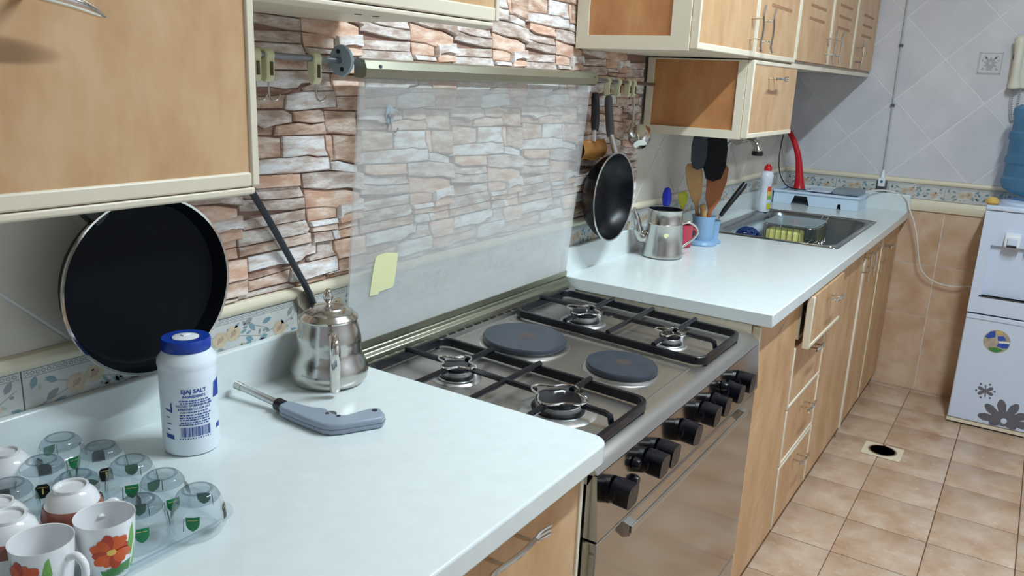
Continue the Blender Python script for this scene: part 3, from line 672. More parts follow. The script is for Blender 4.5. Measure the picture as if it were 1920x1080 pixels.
# ------------------------------------------------------------------ cooker
CX0, CX1, HZ = .008, .912, .843
TILT = .040                                   # the hob rises slightly towards the wall
_obj = obj
def tobj(name, mb, *a, **k):
    mb.v = [(x, y, z+TILT*(y+.585)) for x, y, z in mb.v]; return _obj(name, mb, *a, **k)
ck = thing('cooker', 'stainless steel cooker with four gas burners and two hotplates', 'cooker', (.46, -.31, 0))
obj('body', MB().box(CX0+.006, CX1-.006, -.045, -.580, .05, .80), MAT['steel'], ck)
for a in (.06, .86):
    for b in (-.10, -.53): obj('foot', MB().lathe([(.02, .0005), (.02, .05), (.0, .05)], (a, b, 0), 12), MAT['black_plastic'], ck)
hob = tobj('hob', MB().prism([(-.030, .80), (-.030, HZ+.010), (-.060, HZ+.010), (-.063, HZ+.001), (-.066, HZ), (-.575, HZ), (-.590, HZ-.003), (-.600, HZ-.011), (-.607, .8232), (-.600, .8222), (-.590, .80)], 'x', CX0, CX1), MAT['steel'], ck)
for xx in (.305, .545): tobj('raised_rib', MB().tube([(xx, -.075, HZ+.0005), (xx, -.555, HZ+.0005)], .0028, 6), MAT['steel'], hob)
tobj('raised_rib', MB().tube([(.305, -.556, HZ+.0005), (.545, -.556, HZ+.0005)], .0028, 6), MAT['steel'], hob)
slot = smesh('vent_slot', MB().prism([(-.012, -.004), (.010, -.004), (.013, -.001), (.013, .004), (-.010, .004), (-.013, .001)], 'z', 0, .0008), 'black')
for k in range(26): child('vent_slot', slot, hob, (.030+.0338*k, -.0535, HZ+.0101+TILT*(.585-.0535)))
# control panel and knobs
obj('control_panel', MB().prism([(-.588, .8195), (-.606, .8195), (-.615, .700), (-.588, .700)], 'x', CX0, CX1), MAT['steel_mirror'], ck)
km = MB().lathe([(.024, 0), (.024, -.010), (.021, -.013), (.0, -.013)], (0, 0, 0), 24, 'y')
km.prism(rrect(-.0215, .0215, -.0215, .0215, .012, 4), 'y', -.036, -.008)
kme = smesh('knob', km, 'knob'); imk = smesh('pointer_mark', MB().box(-.0012, .0012, -.0364, -.035, .006, .016), 'grey_handle')
rk = random.Random(2)
for kx in (.075, .215, .268, .388, .505, .572, .668, .752):
    o = child('knob', kme, ck, (kx, -.6095, .770)); o.rotation_euler = (R(4.3), R(rk.choice((0, 0, 12, -8))), 0)
    q = bpy.data.objects.new('pointer_mark', imk); COL.objects.link(q); q.parent = o
for kx, kz in ((.150, .790), (.150, .757), (.630, .792)):
    obj('push_button', MB().lathe([(.011, 0), (.011, -.005), (.008, -.012), (.0, -.012)], (kx, -.610, kz), 14, 'y'), MAT['knob'], ck)
# oven door, handle, drawer
dr = obj('oven_door', MB().box(CX0+.004, CX1-.004, -.583, -.612, .215, .692), MAT['steel_mirror'], ck, bevel=.003)
hd = obj('door_handle', MB().prism(rrect(-.630, -.625, .668, .682, .002, 2), 'x', .120, .800), MAT['steel'], dr)
for a in (.120, .775): obj('bracket', MB().prism([(-.611, .686), (-.627, .682), (-.627, .662), (-.611, .654)], 'x', a, a+.025), MAT['steel'], hd)
obj('bottom_drawer', MB().box(CX0+.004, CX1-.004, -.583, -.610, .058, .208), MAT['steel'], ck, bevel=.003)
# burners and hotplates
def burner(x, y, r):
    b = tobj('burner', MB().lathe([(r*1.7, HZ+.0004), (r*1.55, HZ+.004), (r*1.25, HZ+.003), (r*1.2, HZ+.004), (r*1.02, HZ+.006), (r*1.02, HZ+.019), (r*.9, HZ+.021), (0, HZ+.021)], (x, y, 0), 32), MAT['alu'], ck)
    tobj('flame_ring', MB().lathe([(r*1.18, HZ+.004), (r*1.18, HZ+.009), (r*1.06, HZ+.0095)], (x, y, 0), 32), MAT['black_plastic'], b)
    tobj('burner_cap', MB().lathe([(r*.98, HZ+.0205), (r*1.0, HZ+.024), (r*.96, HZ+.0275), (r*.7, HZ+.029), (0, HZ+.029)], (x, y, 0), 32), MAT['enamel_black'], b)
    tobj('spark_plug', MB().lathe([(.004, HZ), (.004, HZ+.018), (.002, HZ+.024), (0, HZ+.024)], (x+r*1.05, y-r*.75, 0), 8), MAT['white_plastic'], b)
    return b
BR = [(.147, -.207, .031), (.150, -.447, .044), (.668, -.221, .035), (.668, -.457, .026)]
for b in BR: burner(*b)
for x, y, r in ((.420, -.200, .098), (.425, -.447, .078)):
    h = tobj('hotplate', MB().lathe([(r*.97, HZ+.004), (r, HZ+.008), (r, HZ+.015), (r*.97, HZ+.019), (r*.55, HZ+.0185), (r*.28, HZ+.0172), (0, HZ+.0172)], (x, y, 0), 48), MAT['hotplate'], ck)
    tobj('trim_ring', MB().lathe([(r*1.09, HZ+.0003), (r*1.07, HZ+.004), (r*1.0, HZ+.0055), (r*.96, HZ+.004)], (x, y, 0), 48), MAT['steel'], h)
    tobj('heat_stain', MB().lathe([(r*.22, HZ+.0174), (0, HZ+.0176)], (x+.01, y, 0), 24), MAT['heat_mark'], h)
def grate(x0, x1, bs, label):
    y0, y1 = -.580, -.070; zc = HZ+.020; xc = (x0+x1)/2
    RRo, RRi = rrect(x0, x1, y0, y1, .03, 5), rrect(x0+.009, x1-.009, y0+.009, y1-.009, .024, 5); n = len(RRo)
    m = MB().add([(a, b, zc-.016) for a, b in RRo]+[(a, b, zc+.003) for a, b in RRo]+[(a, b, zc+.003) for a, b in RRi]+[(a, b, zc-.016) for a, b in RRi],
                 [(r*n+i, r*n+(i+1) % n, ((r+1) % 4)*n+(i+1) % n, ((r+1) % 4)*n+i) for r in range(4) for i in range(n)])
    g = tobj('pan_support', m, MAT['enamel_black'], ck, bevel=.002, label=label)
    for a in (x0+.03, x1-.03):
        for b in (y0+.005, y1-.005): tobj('rubber_foot', MB().tube([(a, b, zc-.014), (a, b, HZ+.0005)], .005, 8), MAT['black_plastic'], g)
    zr = zc+.006; r_ = .0062
    def rod(p, q, bend=None):
        o = tobj('rod', MB().tube([p, q] if not bend else bend, r_, 8), MAT['enamel_black'], g)
    (bx1, by1, br1), (bx2, by2, br2) = bs
    rod((xc, y1-.002, zr), (xc, by1+br1*1.15, zr)); rod((xc, by1-br1*1.15, zr), (xc, by2+br2*1.15, zr))
    rod(None, None, [(xc, by2-br2*1.15, zr), (xc, y0+.035, zr), (xc, y0+.024, zr-.003), (xc, y0+.020, zc-.012)])
    for bx, by, br in bs:
        rod((x0+.003, by, zr), (bx-br*1.15, by, zr)); rod((x1-.003, by, zr), (bx+br*1.15, by, zr))
        w = MB(); N = 64
        w.tube([(bx+(br*1.12+.009*math.cos(4*a))*math.cos(a), by+(br*1.12+.009*math.cos(4*a))*math.sin(a), zr+.007) for a in [2*math.pi*i/N for i in range(N)]], .0022, 6, closed=True)
        tobj('wire_trivet', w, MAT['chrome'], g)
    ym = (by1+by2)/2
    rod((x0+.003, ym, zr), (x1-.003, ym, zr))
grate(.018, .281, BR[:2], 'black pan support on the left pair of burners'); grate(.566, .838, BR[2:], 'black pan support on the right pair of burners')
# glass lid, standing open
def lid_y(z): return -.024+(z-.885)*(-.046/.565)
lid = obj('glass_lid', MB().add([(.012, lid_y(.906), .906), (.906, lid_y(.906), .906), (.906, lid_y(1.452), 1.452), (.012, lid_y(1.452), 1.452),
                                 (.012, lid_y(.906)-.005, .906), (.906, lid_y(.906)-.005, .906), (.906, lid_y(1.452)-.005, 1.452), (.012, lid_y(1.452)-.005, 1.452)],
                                [(0,1,2,3),(4,7,6,5),(0,4,5,1),(1,5,6,2),(2,6,7,3),(3,7,4,0)]), MAT['lid_glass'], ck, label='greasy hazy glass lid standing open')
yt = lid_y(1.452)
tr = obj('top_rail', MB().prism([(yt+.008, 1.446), (yt+.008, 1.476), (yt-.004, 1.480), (yt-.018, 1.476), (yt-.024, 1.462), (yt-.020, 1.448), (yt-.012, 1.444)], 'x', .008, .910), MAT['rail_metal'], lid)
for a in (.045, .890): obj('screw', MB().lathe([(.0035, yt-.020), (.0035, yt-.0245), (0, yt-.025)], (a, 0, 1.466), 8, 'y'), MAT['grey_handle'], tr)
hb = obj('hinge_bar', MB().prism([(-.016, .870), (-.016, .905), (-.030, .905), (-.036, .901), (-.037, .893), (-.046, .888), (-.048, .878), (-.046, .8745)], 'x', .010, .908), MAT['rail_metal'], ck, bevel=.0015)
obj('glass_clamp', MB().prism([(-.020, .9053), (-.020, .920), (-.0345, .920), (-.0345, .9053)], 'x', .012, .906), MAT['rail_metal'], hb)
# things on the glass
t = thing('adhesive_hook', 'clear adhesive hook stuck high on the glass lid', 'hook', (.095, lid_y(1.37)-.007, 1.35))
yy = lid_y(1.375)-.0055
obj('pad', MB().prism([(.095+.012*math.cos(a), 1.378+.018*math.sin(a)) for a in [6.283*i/16 for i in range(16)]], 'y', yy-.003, yy), MAT['frost_plastic'], t)
obj('hook_wire', MB().tube(spline([(.095, yy-.003, 1.383), (.095, yy-.005, 1.365), (.096, yy-.006, 1.350), (.099, yy-.014, 1.346), (.101, yy-.018, 1.354)], 4), .0016, 6).box(.088, .103, yy-.006, yy-.003, 1.374, 1.380), MAT['alu'], t)
y1_, y0_ = lid_y(1.09)-.0056, lid_y(1.018)-.0056
q = [(.081, 1.093), (.088, 1.098), (.112, 1.1), (.149, 1.094), (.146, 1.05), (.142, 1.024), (.136, 1.021), (.112, 1.020), (.098, 1.019), (.094, 1.014), (.070, 1.016), (.073, 1.045), (.077, 1.075)]
m = MB(); n = len(q); m.add([(a, lid_y(b)-.0053, b) for a, b in q]+[(a, lid_y(b)-.0063, b) for a, b in q], [tuple(range(n)), tuple(range(2*n-1, n-1, -1))]+[(i, (i+1) % n, n+(i+1) % n, n+i) for i in range(n)])
tag(obj('paper_label', m, MAT['paper']), 'torn pale yellow paper label stuck low on the glass lid', 'label')
# ------------------------------------------------------------------ pans, rail and hanging tools
def wrap(poly, rf, ang, c=(0, 0, 0), off=.0005, sub=3):
    """flat print (u along the girth, v up) laid on a surface of revolution of radius rf(v)"""
    pts = []
    for i in range(len(poly)):
        a, b = poly[i], poly[(i+1) % len(poly)]
        for k in range(sub): pts.append((a[0]+(b[0]-a[0])*k/sub, a[1]+(b[1]-a[1])*k/sub))
    cu = sum(p[0] for p in pts)/len(pts); cv = sum(p[1] for p in pts)/len(pts); n = len(pts)
    def P(u, v, o=off):
        r = rf(v)+o; t = ang+u/max(rf(v), 1e-4); return (c[0]+r*math.cos(t), c[1]+r*math.sin(t), c[2]+v)
    rings = [1.0, .66, .33]; vs = []
    for s in rings: vs += [P(cu+(u-cu)*s, cv+(v-cv)*s) for u, v in pts]
    vs.append(P(cu, cv)); k = len(vs)-1
    fs = [(r*n+i, r*n+(i+1) % n, (r+1)*n+(i+1) % n, (r+1)*n+i) for r in range(2) for i in range(n)]+[(2*n+i, 2*n+(i+1) % n, k) for i in range(n)]
    return MB().add(vs, fs)
def interp(prof):
    def f(v):
        for (r0, h0), (r1, h1) in zip(prof[:-1], prof[1:]):
            if min(h0, h1)-1e-9 <= v <= max(h0, h1)+1e-9 and abs(h1-h0) > 1e-9: return r0+(r1-r0)*(v-h0)/(h1-h0)
        return prof[0][0] if v < prof[0][1] else prof[-1][0]
    return f
t = thing('frying_pan', 'big round black frying pan with a silver rim hanging under the left cabinet', 'pan', (-.427, -.05, 1.006))
PC = (-.427, 0, 1.139)
obj('bowl', MB().lathe([(.0, -.040), (.114, -.040), (.122, -.045), (.1325, -.072), (.1305, -.0745), (.1205, -.052), (.114, -.0490), (.0, -.0490)], PC, 64, 'y'), MAT['nonstick'], t)
obj('rim', MB().lathe([(.1320, -.071), (.1342, -.0735), (.1332, -.0765), (.1300, -.0755)], PC, 64, 'y', close=True), MAT['chrome'], t)
obj('grip', MB().prism([(-.500, 1.235), (-.525, 1.262), (-.528, 1.3085), (-.500, 1.3085), (-.490, 1.272), (-.478, 1.252)], 'y', -.074, -.052), MAT['black_plastic'], t, bevel=.004)
t = thing('wok_pan', 'deep black frying pan hanging by its grey handle right of the cooker', 'pan', (1.063, -.06, .994))
WC = (1.063, 0, 1.126)
obj('bowl', MB().lathe([(.0, -.026), (.075, -.026), (.10, -.040), (.121, -.066), (.130, -.092), (.128, -.094), (.117, -.068), (.095, -.044), (.07, -.031), (.0, -.031)], WC, 64, 'y'), MAT['nonstick_gloss'], t)
obj('rim', MB().lathe([(.1293, -.0905), (.1325, -.0925), (.1315, -.0955), (.1275, -.0945)], WC, 64, 'y', close=True), MAT['alu'], t)
obj('bracket', MB().tube([(1.063, -.088, 1.252), (1.063, -.075, 1.29), (1.065, -.068, 1.305)], .009, 10), MAT['alu'], t)
obj('grip', MB().tube(spline([(1.065, -.066, 1.30), (1.070, -.056, 1.35), (1.069, -.05, 1.395), (1.068, -.05, 1.418)], 4), [.010, .0115, .0125, .0125, .012, .012, .012, .012, .012, .012, .011, .009, .006], 10), MAT['grey_handle'], t)
# hook rail along the wall
def bar_z(x): return 1.4765-.0145*(x+.2)
t = thing('hook_rail', 'thin metal hook rail along the stone wall behind the glass lid', 'rail', (.4, -.042, 1.44))
obj('bar', MB().tube([(-.60, -.042, bar_z(-.6)), (1.397, -.042, bar_z(1.397))], .0055, 10), MAT['bar_metal'], t)
obj('flange', MB().lathe([(.0, -.0035), (.027, -.0035), (.0285, .0), (.027, .0035), (.0, .0035)], (-.004, -.043, bar_z(0)), 24, 'x'), MAT['flange_metal'], t)
for a, b in ((.016, .004), (-.015, -.005)): obj('screw', MB().lathe([(.004, -.0055), (.004, -.003), (0, -.006)][:2]+[(0, -.0056)][:0], (-.004, -.043+b, bar_z(0)+a), 8, 'x'), MAT['seam_dark'], t)
obj('end_bracket', MB().box(.935, .952, -.016, -.052, 1.425, 1.475), MAT['white_plastic'], t, bevel=.003)
hk = thing('clip_hook', 'x', 'hook', (0, 0, 0), 'cream clip hooks on the rail')
b_ = obj('clip', MB().prism([(a*1.0, b) for a, b in arc(0, 0, .0105, -30, 210, 10)]+[(-.0085, -.036), (-.004, -.043), (.004, -.043), (.0085, -.036)], 'x', -.0085, .0085), MAT['clip_cream'], hk, bevel=.002)
obj('slot', MB().box(-.0025, .0025, -.0112, -.0085, -.032, -.010), MAT['screw_hole'], b_)
obj('wire', MB().tube(spline([(0, -.002, -.040), (0, -.002, -.062), (.002, -.006, -.071), (.008, -.012, -.070), (.012, -.016, -.062)], 4), .0017, 6), MAT['nickel'], hk)
HL = [(-.200, 0, 'leftmost cream clip hook of the pair beside the left cabinet'), (-.173, .1, 'second cream clip hook of the pair beside the left cabinet'), (-.068, 0, 'single cream clip hook beside the blue-grey rail flange'),
      (1.070, .5, 'cream clip hook holding the grey pan handle'), (1.138, .2, 'cream clip hook right of the grey pan handle'), (1.208, .1, 'left cream clip hook of the pair beside the box cabinet'), (1.243, .1, 'right cream clip hook of the pair, holding the ladle')]
for i, (x, rz, lb) in enumerate(HL):
    o = hk if i == 0 else dup(hk, (0, 0, 0))
    o.location = (x, -.042, bar_z(x)); o.rotation_euler = (0, 0, rz*.6); o['label'] = lb
t = thing('strainer', 'flat gold-coloured strainer with a black handle hanging beside the pan', 'strainer', (.985, -.05, 1.235))
obj('grip', MB().tube(spline([(.980, -.05, 1.425), (.987, -.05, 1.39), (.992, -.05, 1.35), (.984, -.055, 1.32)], 4), [.008, .010, .011, .0115, .012, .012, .012, .0125, .0125, .012, .0115, .011, .009], 10), MAT['black_plastic'], t)
obj('ferrule', MB().tube([(.985, -.054, 1.325), (.980, -.056, 1.29)], .006, 8), MAT['alu'], t)
hd_ = obj('head', MB().grid(8, 4, lambda a, b: (.915+.14*a, -.052-.012*math.sin(math.pi*b), 1.240+.052*b+.004*math.sin(9*a)*(1-b))).grid(8, 4, lambda a, b: (.915+.14*a, -.040-.004*math.sin(math.pi*b), 1.240+.052*b+.004*math.sin(9*a)*(1-b))), MAT['gold'], t)
obj('wire_edge', MB().tube([(.915+.14*i/12, -.051, 1.240+.004*math.sin(9*i/12)) for i in range(13)], .0018, 6).tube([(.915+.14*i/12, -.051, 1.292+.002*math.sin(7*i/12)) for i in range(13)], .0018, 6), MAT['gold'], hd_)
t = thing('ladle', 'steel ladle with a slim handle hanging beside the box cabinet', 'ladle', (1.26, -.06, 1.27))
obj('shaft', MB().tube(spline([(1.243, -.05, 1.415), (1.246, -.05, 1.37), (1.242, -.052, 1.33), (1.225, -.055, 1.308), (1.25, -.06, 1.292)], 5), [.003]*5+[.004]*5+[.007]*5+[.008]*6, 8), MAT['nickel'], t)
cup = MB().lathe([(.0, -.022), (.016, -.020), (.026, -.006), (.029, .018), (.0275, .018), (.024, -.004), (.014, -.017), (.0, -.019)], (0, 0, 0), 24)
cup.xf(Matrix.Translation((1.272, -.065, 1.288)) @ Matrix.Rotation(R(40), 4, 'Y') @ Matrix.Rotation(R(-25), 4, 'X') @ Matrix.Scale(1.3, 4))
obj('cup', cup, MAT['chrome'], t)
# dark hose behind the kettle
t = thing('gas_hose', 'dark hose running from the left cabinet down into the border tiles', 'hose', (-.06, -.03, 1.0))
obj('hose', MB().tube(spline([(-.30, -.03, 1.40), (-.245, -.026, 1.315), (-.211, -.024, 1.268), (-.167, -.024, 1.201), (-.116, -.024, 1.116), (-.079, -.024, 1.053), (-.060, -.020, 1.012), (-.056, -.012, .992)], 5), .0062, 10), MAT['hose'], t)
obj('plaster_patch', MB().prism([(-.098, 1.044), (-.08, 1.052), (-.058, 1.046), (-.046, 1.02), (-.05, .996), (-.066, .99), (-.078, 1.01), (-.094, 1.026)], 'y', -.0145, -.006), MAT['sticker_tan'], t)

# ------------------------------------------------------------------ on the near worktop
t = thing('salt_bottle', 'white salt bottle with a blue cap and blue print', 'bottle', (-.421, -.137, .9))
SB = (-.421, -.137, .9); RB = .0405
bp = [(.036, .0005), (.039, .003), (RB, .010), (RB, .118), (.0412, .121), (RB, .124), (.0412, .127), (RB, .130), (.0412, .133), (.0418, .138), (.041, .144), (.034, .154), (.0335, .156), (.0, .156)]
obj('bottle_body', MB().lathe(bp, SB, 48), MAT['salt_white'], t)
cp_ = obj('cap', MB().lathe([(.0335, .1562), (.0345, .158), (.0345, .171), (.033, .1735), (.020, .1735), (.019, .171), (.0, .171)], SB, 40), MAT['salt_blue'], t)
obj('pour_insert', MB().lathe([(.0, .1713), (.0185, .1713), (.0185, .1735), (.012, .1755), (.0, .1755)], SB, 24), MAT['white_plastic'], cp_)
obj('pour_flap', MB().box(SB[0]-.006, SB[0]+.007, SB[1]-.004, SB[1]+.004, SB[2]+.1752, SB[2]+.1772), MAT['white_plastic'], cp_, bevel=.001)
CA = math.atan2(CAM[1]-SB[1], CAM[0]-SB[0])+.16
def text_mb(s, size, xc, zc, al='CENTER', cond=1.0):
    cu = bpy.data.curves.new('txt', 'FONT'); cu.body = s; cu.size = size; cu.align_x = al; cu.resolution_u = 2; cu.offset = size*.03
    o = bpy.data.objects.new('txt', cu); COL.objects.link(o); dg = bpy.context.evaluated_depsgraph_get()
    me = o.evaluated_get(dg).to_mesh(); vs = [(v.co.x*cond+xc, v.co.y+zc) for v in me.vertices]; fs = [tuple(p.vertices) for p in me.polygons]
    o.evaluated_get(dg).to_mesh_clear(); bpy.data.objects.remove(o); bpy.data.curves.remove(cu); return vs, fs
def on_bottle(vs, fs, r=RB+.0004):
    if len(vs) == 4 and max(v[0] for v in vs)-min(v[0] for v in vs) > .003:
        a, b, c, d = vs; n = 6; L_ = lambda p, q, t: (p[0]+(q[0]-p[0])*t, p[1]+(q[1]-p[1])*t)
        vs = [L_(a, b, i/n) for i in range(n+1)]+[L_(d, c, i/n) for i in range(n+1)]; fs = [(i, i+1, n+2+i, n+1+i) for i in range(n)]
    return [(SB[0]+r*math.cos(CA+u/RB), SB[1]+r*math.sin(CA+u/RB), SB[2]+v) for u, v in vs], fs
m = MB()
for s, sz, z, cnd in (('EJAJ SALT', .0082, .1000, 1.05), ('INGREDIENTS', .0052, .0930, 1.0), ('FACTORY OF IBRAHIM AL-JEMI', .0046, .0795, .82), ('& PARTNER CO. FOR SALT', .0046, .0742, .86)):
    m.add(*on_bottle(*text_mb(s, sz, 0, z, cond=cnd)))
obj('lettering', m, MAT['print_blue'], t)
m = MB(); rs = random.Random(9)
for z in (.0875, .0840, .0700, .0655, .0615, .0580, .0540, .0505):
    u = -.023+rs.uniform(0, .004)
    while u < .020:
        l_ = rs.uniform(.0015, .005); m.add(*on_bottle([(u, z), (u+l_, z), (u+l_, z+.0018), (u, z+.0018)], [(0, 1, 2, 3)])); u += l_+rs.uniform(.0008, .0016)
u = -.021
while u < .022:
    l_ = rs.choice((.0004, .0004, .0008, .0012)); m.add(*on_bottle([(u, .0325), (u+l_, .0325), (u+l_, .0475), (u, .0475)], [(0, 1, 2, 3)])); u += l_+rs.choice((.0005, .0008))
for k in range(13): u = -.023+.0036*k; m.add(*on_bottle([(u, .0290), (u+.0015, .0290), (u+.0015, .0308), (u, .0308)], [(0, 1, 2, 3)]))
obj('fine_print', m, MAT['print_blue'], t)
m = MB().add(*on_bottle([(-.045, .030), (-.0315, .0285), (-.0315, .0350), (-.045, .0365)], [(0, 1, 2, 3)]))
m.add(*on_bottle([(-.044, .0735), (-.034, .0705), (-.034, .0730), (-.044, .0760)], [(0, 1, 2, 3)])).add(*on_bottle([(-.0345, .0700), (-.0325, .0700), (-.0325, .0850), (-.0345, .0850)], [(0, 1, 2, 3)]))
for z, l_ in ((.062, .006), (.052, .009), (.043, .006)): m.add(*on_bottle([(-.0455+.003, z), (-.0455+.003+l_, z-.0006), (-.0455+.003+l_, z+.0006), (-.0425, z+.0012)], [(0, 1, 2, 3)]))
m.add(*on_bottle([(.030, .085), (.047, .085), (.047, .112), (.033, .108)], [(0, 1, 2, 3)])).add(*on_bottle([(.034, .035), (.044, .035), (.044, .043), (.034, .042)], [(0, 1, 2, 3)]))
tag(obj('side_print', m, MAT['salt_blue'], t), kind='stuff')

# kettle
KX, KY = -.100, -.098
t = thing('teapot', 'small bulbous steel teapot with a lid on the near worktop', 'teapot', (KX, KY, .9))
kp = [(.058, .0006), (.064, .003), (.0690, .010), (.0715, .022), (.0700, .034), (.0640, .046), (.0595, .056), (.0580, .064), (.0590, .076), (.0585, .088), (.0555, .102), (.0520, .114), (.0515, .120), (.0, .120)]
obj('pot_body', MB().lathe(kp, (KX, KY, .9), 56), MAT['nickel'], t)
ld_ = obj('lid', MB().lathe([(.0530, .1202), (.0540, .123), (.0525, .126), (.046, .130), (.044, .134), (.034, .138), (.031, .142), (.018, .145), (.0, .146)], (KX, KY, .9), 48), MAT['nickel'], t)
obj('knob', MB().lathe([(.006, .1455), (.005, .150), (.0085, .156), (.0095, .162), (.007, .170), (.003, .1755), (.0, .1765)], (KX, KY, .9), 20), MAT['chrome'], ld_)
hx, hy = -.62, -.785
def kd(r, z, s=0): return (KX+hx*r-hy*s, KY+hy*r+hx*s, .9+z)
obj('handle', MB().tube(spline([kd(.054, .104), kd(.080, .108), kd(.098, .096), kd(.100, .070), kd(.094, .040), kd(.090, .018), kd(.084, .012)], 4), [.008, .0085, .009, .0095]+[.0095]*12+[.009]*6+[.007]*3, 12), MAT['chrome'], t)
obj('spout', MB().tube(spline([kd(-.058, .040), kd(-.078, .060), kd(-.082, .084), kd(-.086, .098)], 4), [.014]*4+[.012]*4+[.009]*4+[.006], 12), MAT['nickel'], t)

# gas lighter gun
t = thing('gas_lighter', 'pistol-shaped grey gas lighter lying on the near worktop', 'lighter', (-.23, -.2, .9))
obj('barrel', MB().tube([(-.2575, -.046, .9215), (-.2535, -.140, .912)], .0062, 12), MAT['alu'], t)
obj('muzzle', MB().tube([(-.2580, -.034, .9227), (-.2574, -.049, .9212)], .0072, 12), MAT['nickel'], t)
obj('collar', MB().tube([(-.2540, -.134, .9124), (-.2545, -.152, .9110)], .0108, 12), MAT['black_plastic'], t)
gun = [(-.2445, -.148), (-.2660, -.150), (-.2725, -.164), (-.2765, -.220), (-.2765, -.262), (-.2700, -.276), (-.2560, -.287), (-.1990, -.3185), (-.1850, -.3120), (-.1740, -.2920), (-.1730, -.2840), (-.1830, -.2765), (-.2270, -.2645), (-.2345, -.2560), (-.2360, -.2450), (-.2290, -.2220), (-.2300, -.2130), (-.2375, -.2000)]
gb = obj('grip_body', MB().prism(gun, 'z', .9006, .9200), MAT['gun_grey'], t, bevel=.0045, seg=3)
gcx = sum(p[0] for p in gun)/len(gun); gcy = sum(p[1] for p in gun)/len(gun)
obj('seam', MB().prism(gun, 'z', .9095, .9103).xf(Matrix.Translation((gcx, gcy, 0)) @ Matrix.Diagonal((1.008, 1.004, 1, 1)) @ Matrix.Translation((-gcx, -gcy, 0))), MAT['grey_handle'], gb)
for a, b in ((-.243, -.239), (-.2335, -.2605)): obj('screw', MB().lathe([(.0036, .9198), (.0036, .9206), (.0, .9204)], (a+(.0 if b > -.25 else -.006), b, 0), 10), MAT['seam_dark'], gb)
obj('hang_hole', MB().lathe([(.0048, .9199), (.0048, .9205), (.0, .9205)], (-.187, -.290, 0), 12), MAT['seam_dark'], gb)
obj('trigger', MB().prism([(-.2320, -.218), (-.2210, -.232), (-.2230, -.240), (-.2360, -.240)], 'z', .906, .915), MAT['grey_handle'], t)

# tray of cups
TX0, TX1, TY0, TY1 = -1.02, -.516, -.372, -.030
t = thing('tray', 'clear plastic tray of cups on the near worktop', 'tray', (-.75, -.2, .9))
a_, b_, c_2, d_2 = [rrect(TX0+k, TX1-k, TY0+k, TY1-k, .03-k*.4, 4) for k in (.0, .010, .016, .018)]
n = len(a_); vs = []
for ring, z in ((a_, .918), (b_, .914), (c_2, .906), (d_2, .9035), (rrect(TX0+.016, TX1-.016, TY0+.016, TY1-.016, .02, 4), .9006), (rrect(TX0+.010, TX1-.010, TY0+.010, TY1-.010, .024, 4), .909), (rrect(TX0, TX1, TY0, TY1, .03, 4), .9155)): vs += [(p[0], p[1], z) for p in ring]
m = MB().add(vs, [(r*n+i, r*n+(i+1) % n, (r+1)*n+(i+1) % n, (r+1)*n+i) for r in range(6) for i in range(n)]+[(6*n+i, 6*n+(i+1) % n, (i+1) % n, i) for i in range(n)]+[tuple(3*n+i for i in range(n)), tuple(4*n+i for i in range(n))])
obj('tray_sheet', m, MAT['tray_clear'], t)
TZ = .9042
gp = [(.0290, .0), (.0315, .005), (.0322, .012), (.0312, .024), (.0284, .036), (.0262, .0425)]
gi = [(.0250, .0400), (.0262, .034), (.0292, .022), (.0302, .012), (.0278, .0)]
g0 = thing('tea_glass', 'x', 'glass', (0, 0, 0), 'upturned tea glasses on the tray')
gb_ = obj('glass_bowl', MB().lathe(gp+gi, (0, 0, 0), 40, close=True), MAT['clear'], g0)
gt = obj('thick_base', MB().lathe([(.0, .0400), (.0246, .0404), (.0262, .0428), (.0235, .0480), (.0195, .0520), (.0170, .0530), (.0140, .0515), (.0, .0500)], (0, 0, 0), 32), MAT['glass_base'], g0)
obj('foot_ring', MB().lathe([(.0150, .0526), (.0168, .0538), (.0186, .0528), (.0168, .0516)], (0, 0, 0), 32, close=True), MAT['glass_base'], gt)
rf = interp(gp)
for k in range(4):
    an = k*math.pi/2
    if k % 2:
        pl = [(-.0068, .016), (-.0064, .0280), (-.0042, .0310), (.0042, .0310), (.0064, .0280), (.0068, .016)]; pl = [(u*1.22, .023+(v-.023)*1.15) for u, v in pl]
        o = obj('crest', wrap(pl, rf, an), MAT['shield_black'], g0)
        obj('crest_bar', wrap([(-.0006, .020), (.0012, .020), (.0012, .027), (-.0006, .027)], rf, an, off=.0008), MAT['shield_gold'], o)
        obj('crest_line', wrap([(-.0062, .0282), (.0062, .0282), (.0062, .0288), (-.0062, .0288)], rf, an, off=.0008), MAT['shield_gold'], o)
        obj('caption', wrap([(-.0045, .0140), (.0050, .0150), (.0050, .0156), (-.0045, .0147)], rf, an), MAT['shield_black'], o)
    else:
        pl = [(-.0066, .0300), (-.0064, .0225), (-.0044, .0180), (.0, .0150), (.0044, .0180), (.0064, .0225), (.0066, .0300)]; pl = [(u*1.22, .023+(v-.023)*1.15) for u, v in pl]
        o = obj('crest', wrap(pl, rf, an), MAT['shield_green'], g0)
        obj('crest_line', wrap([(-.0058, .0272), (.0058, .0272), (.0058, .0279), (-.0058, .0279)], rf, an, off=.0008), MAT['shield_gold'], o)
        obj('caption', wrap([(-.0118, .013), (-.0105, .013), (-.0100, .029), (-.0108, .030)], rf, an), MAT['grey_handle'], o)
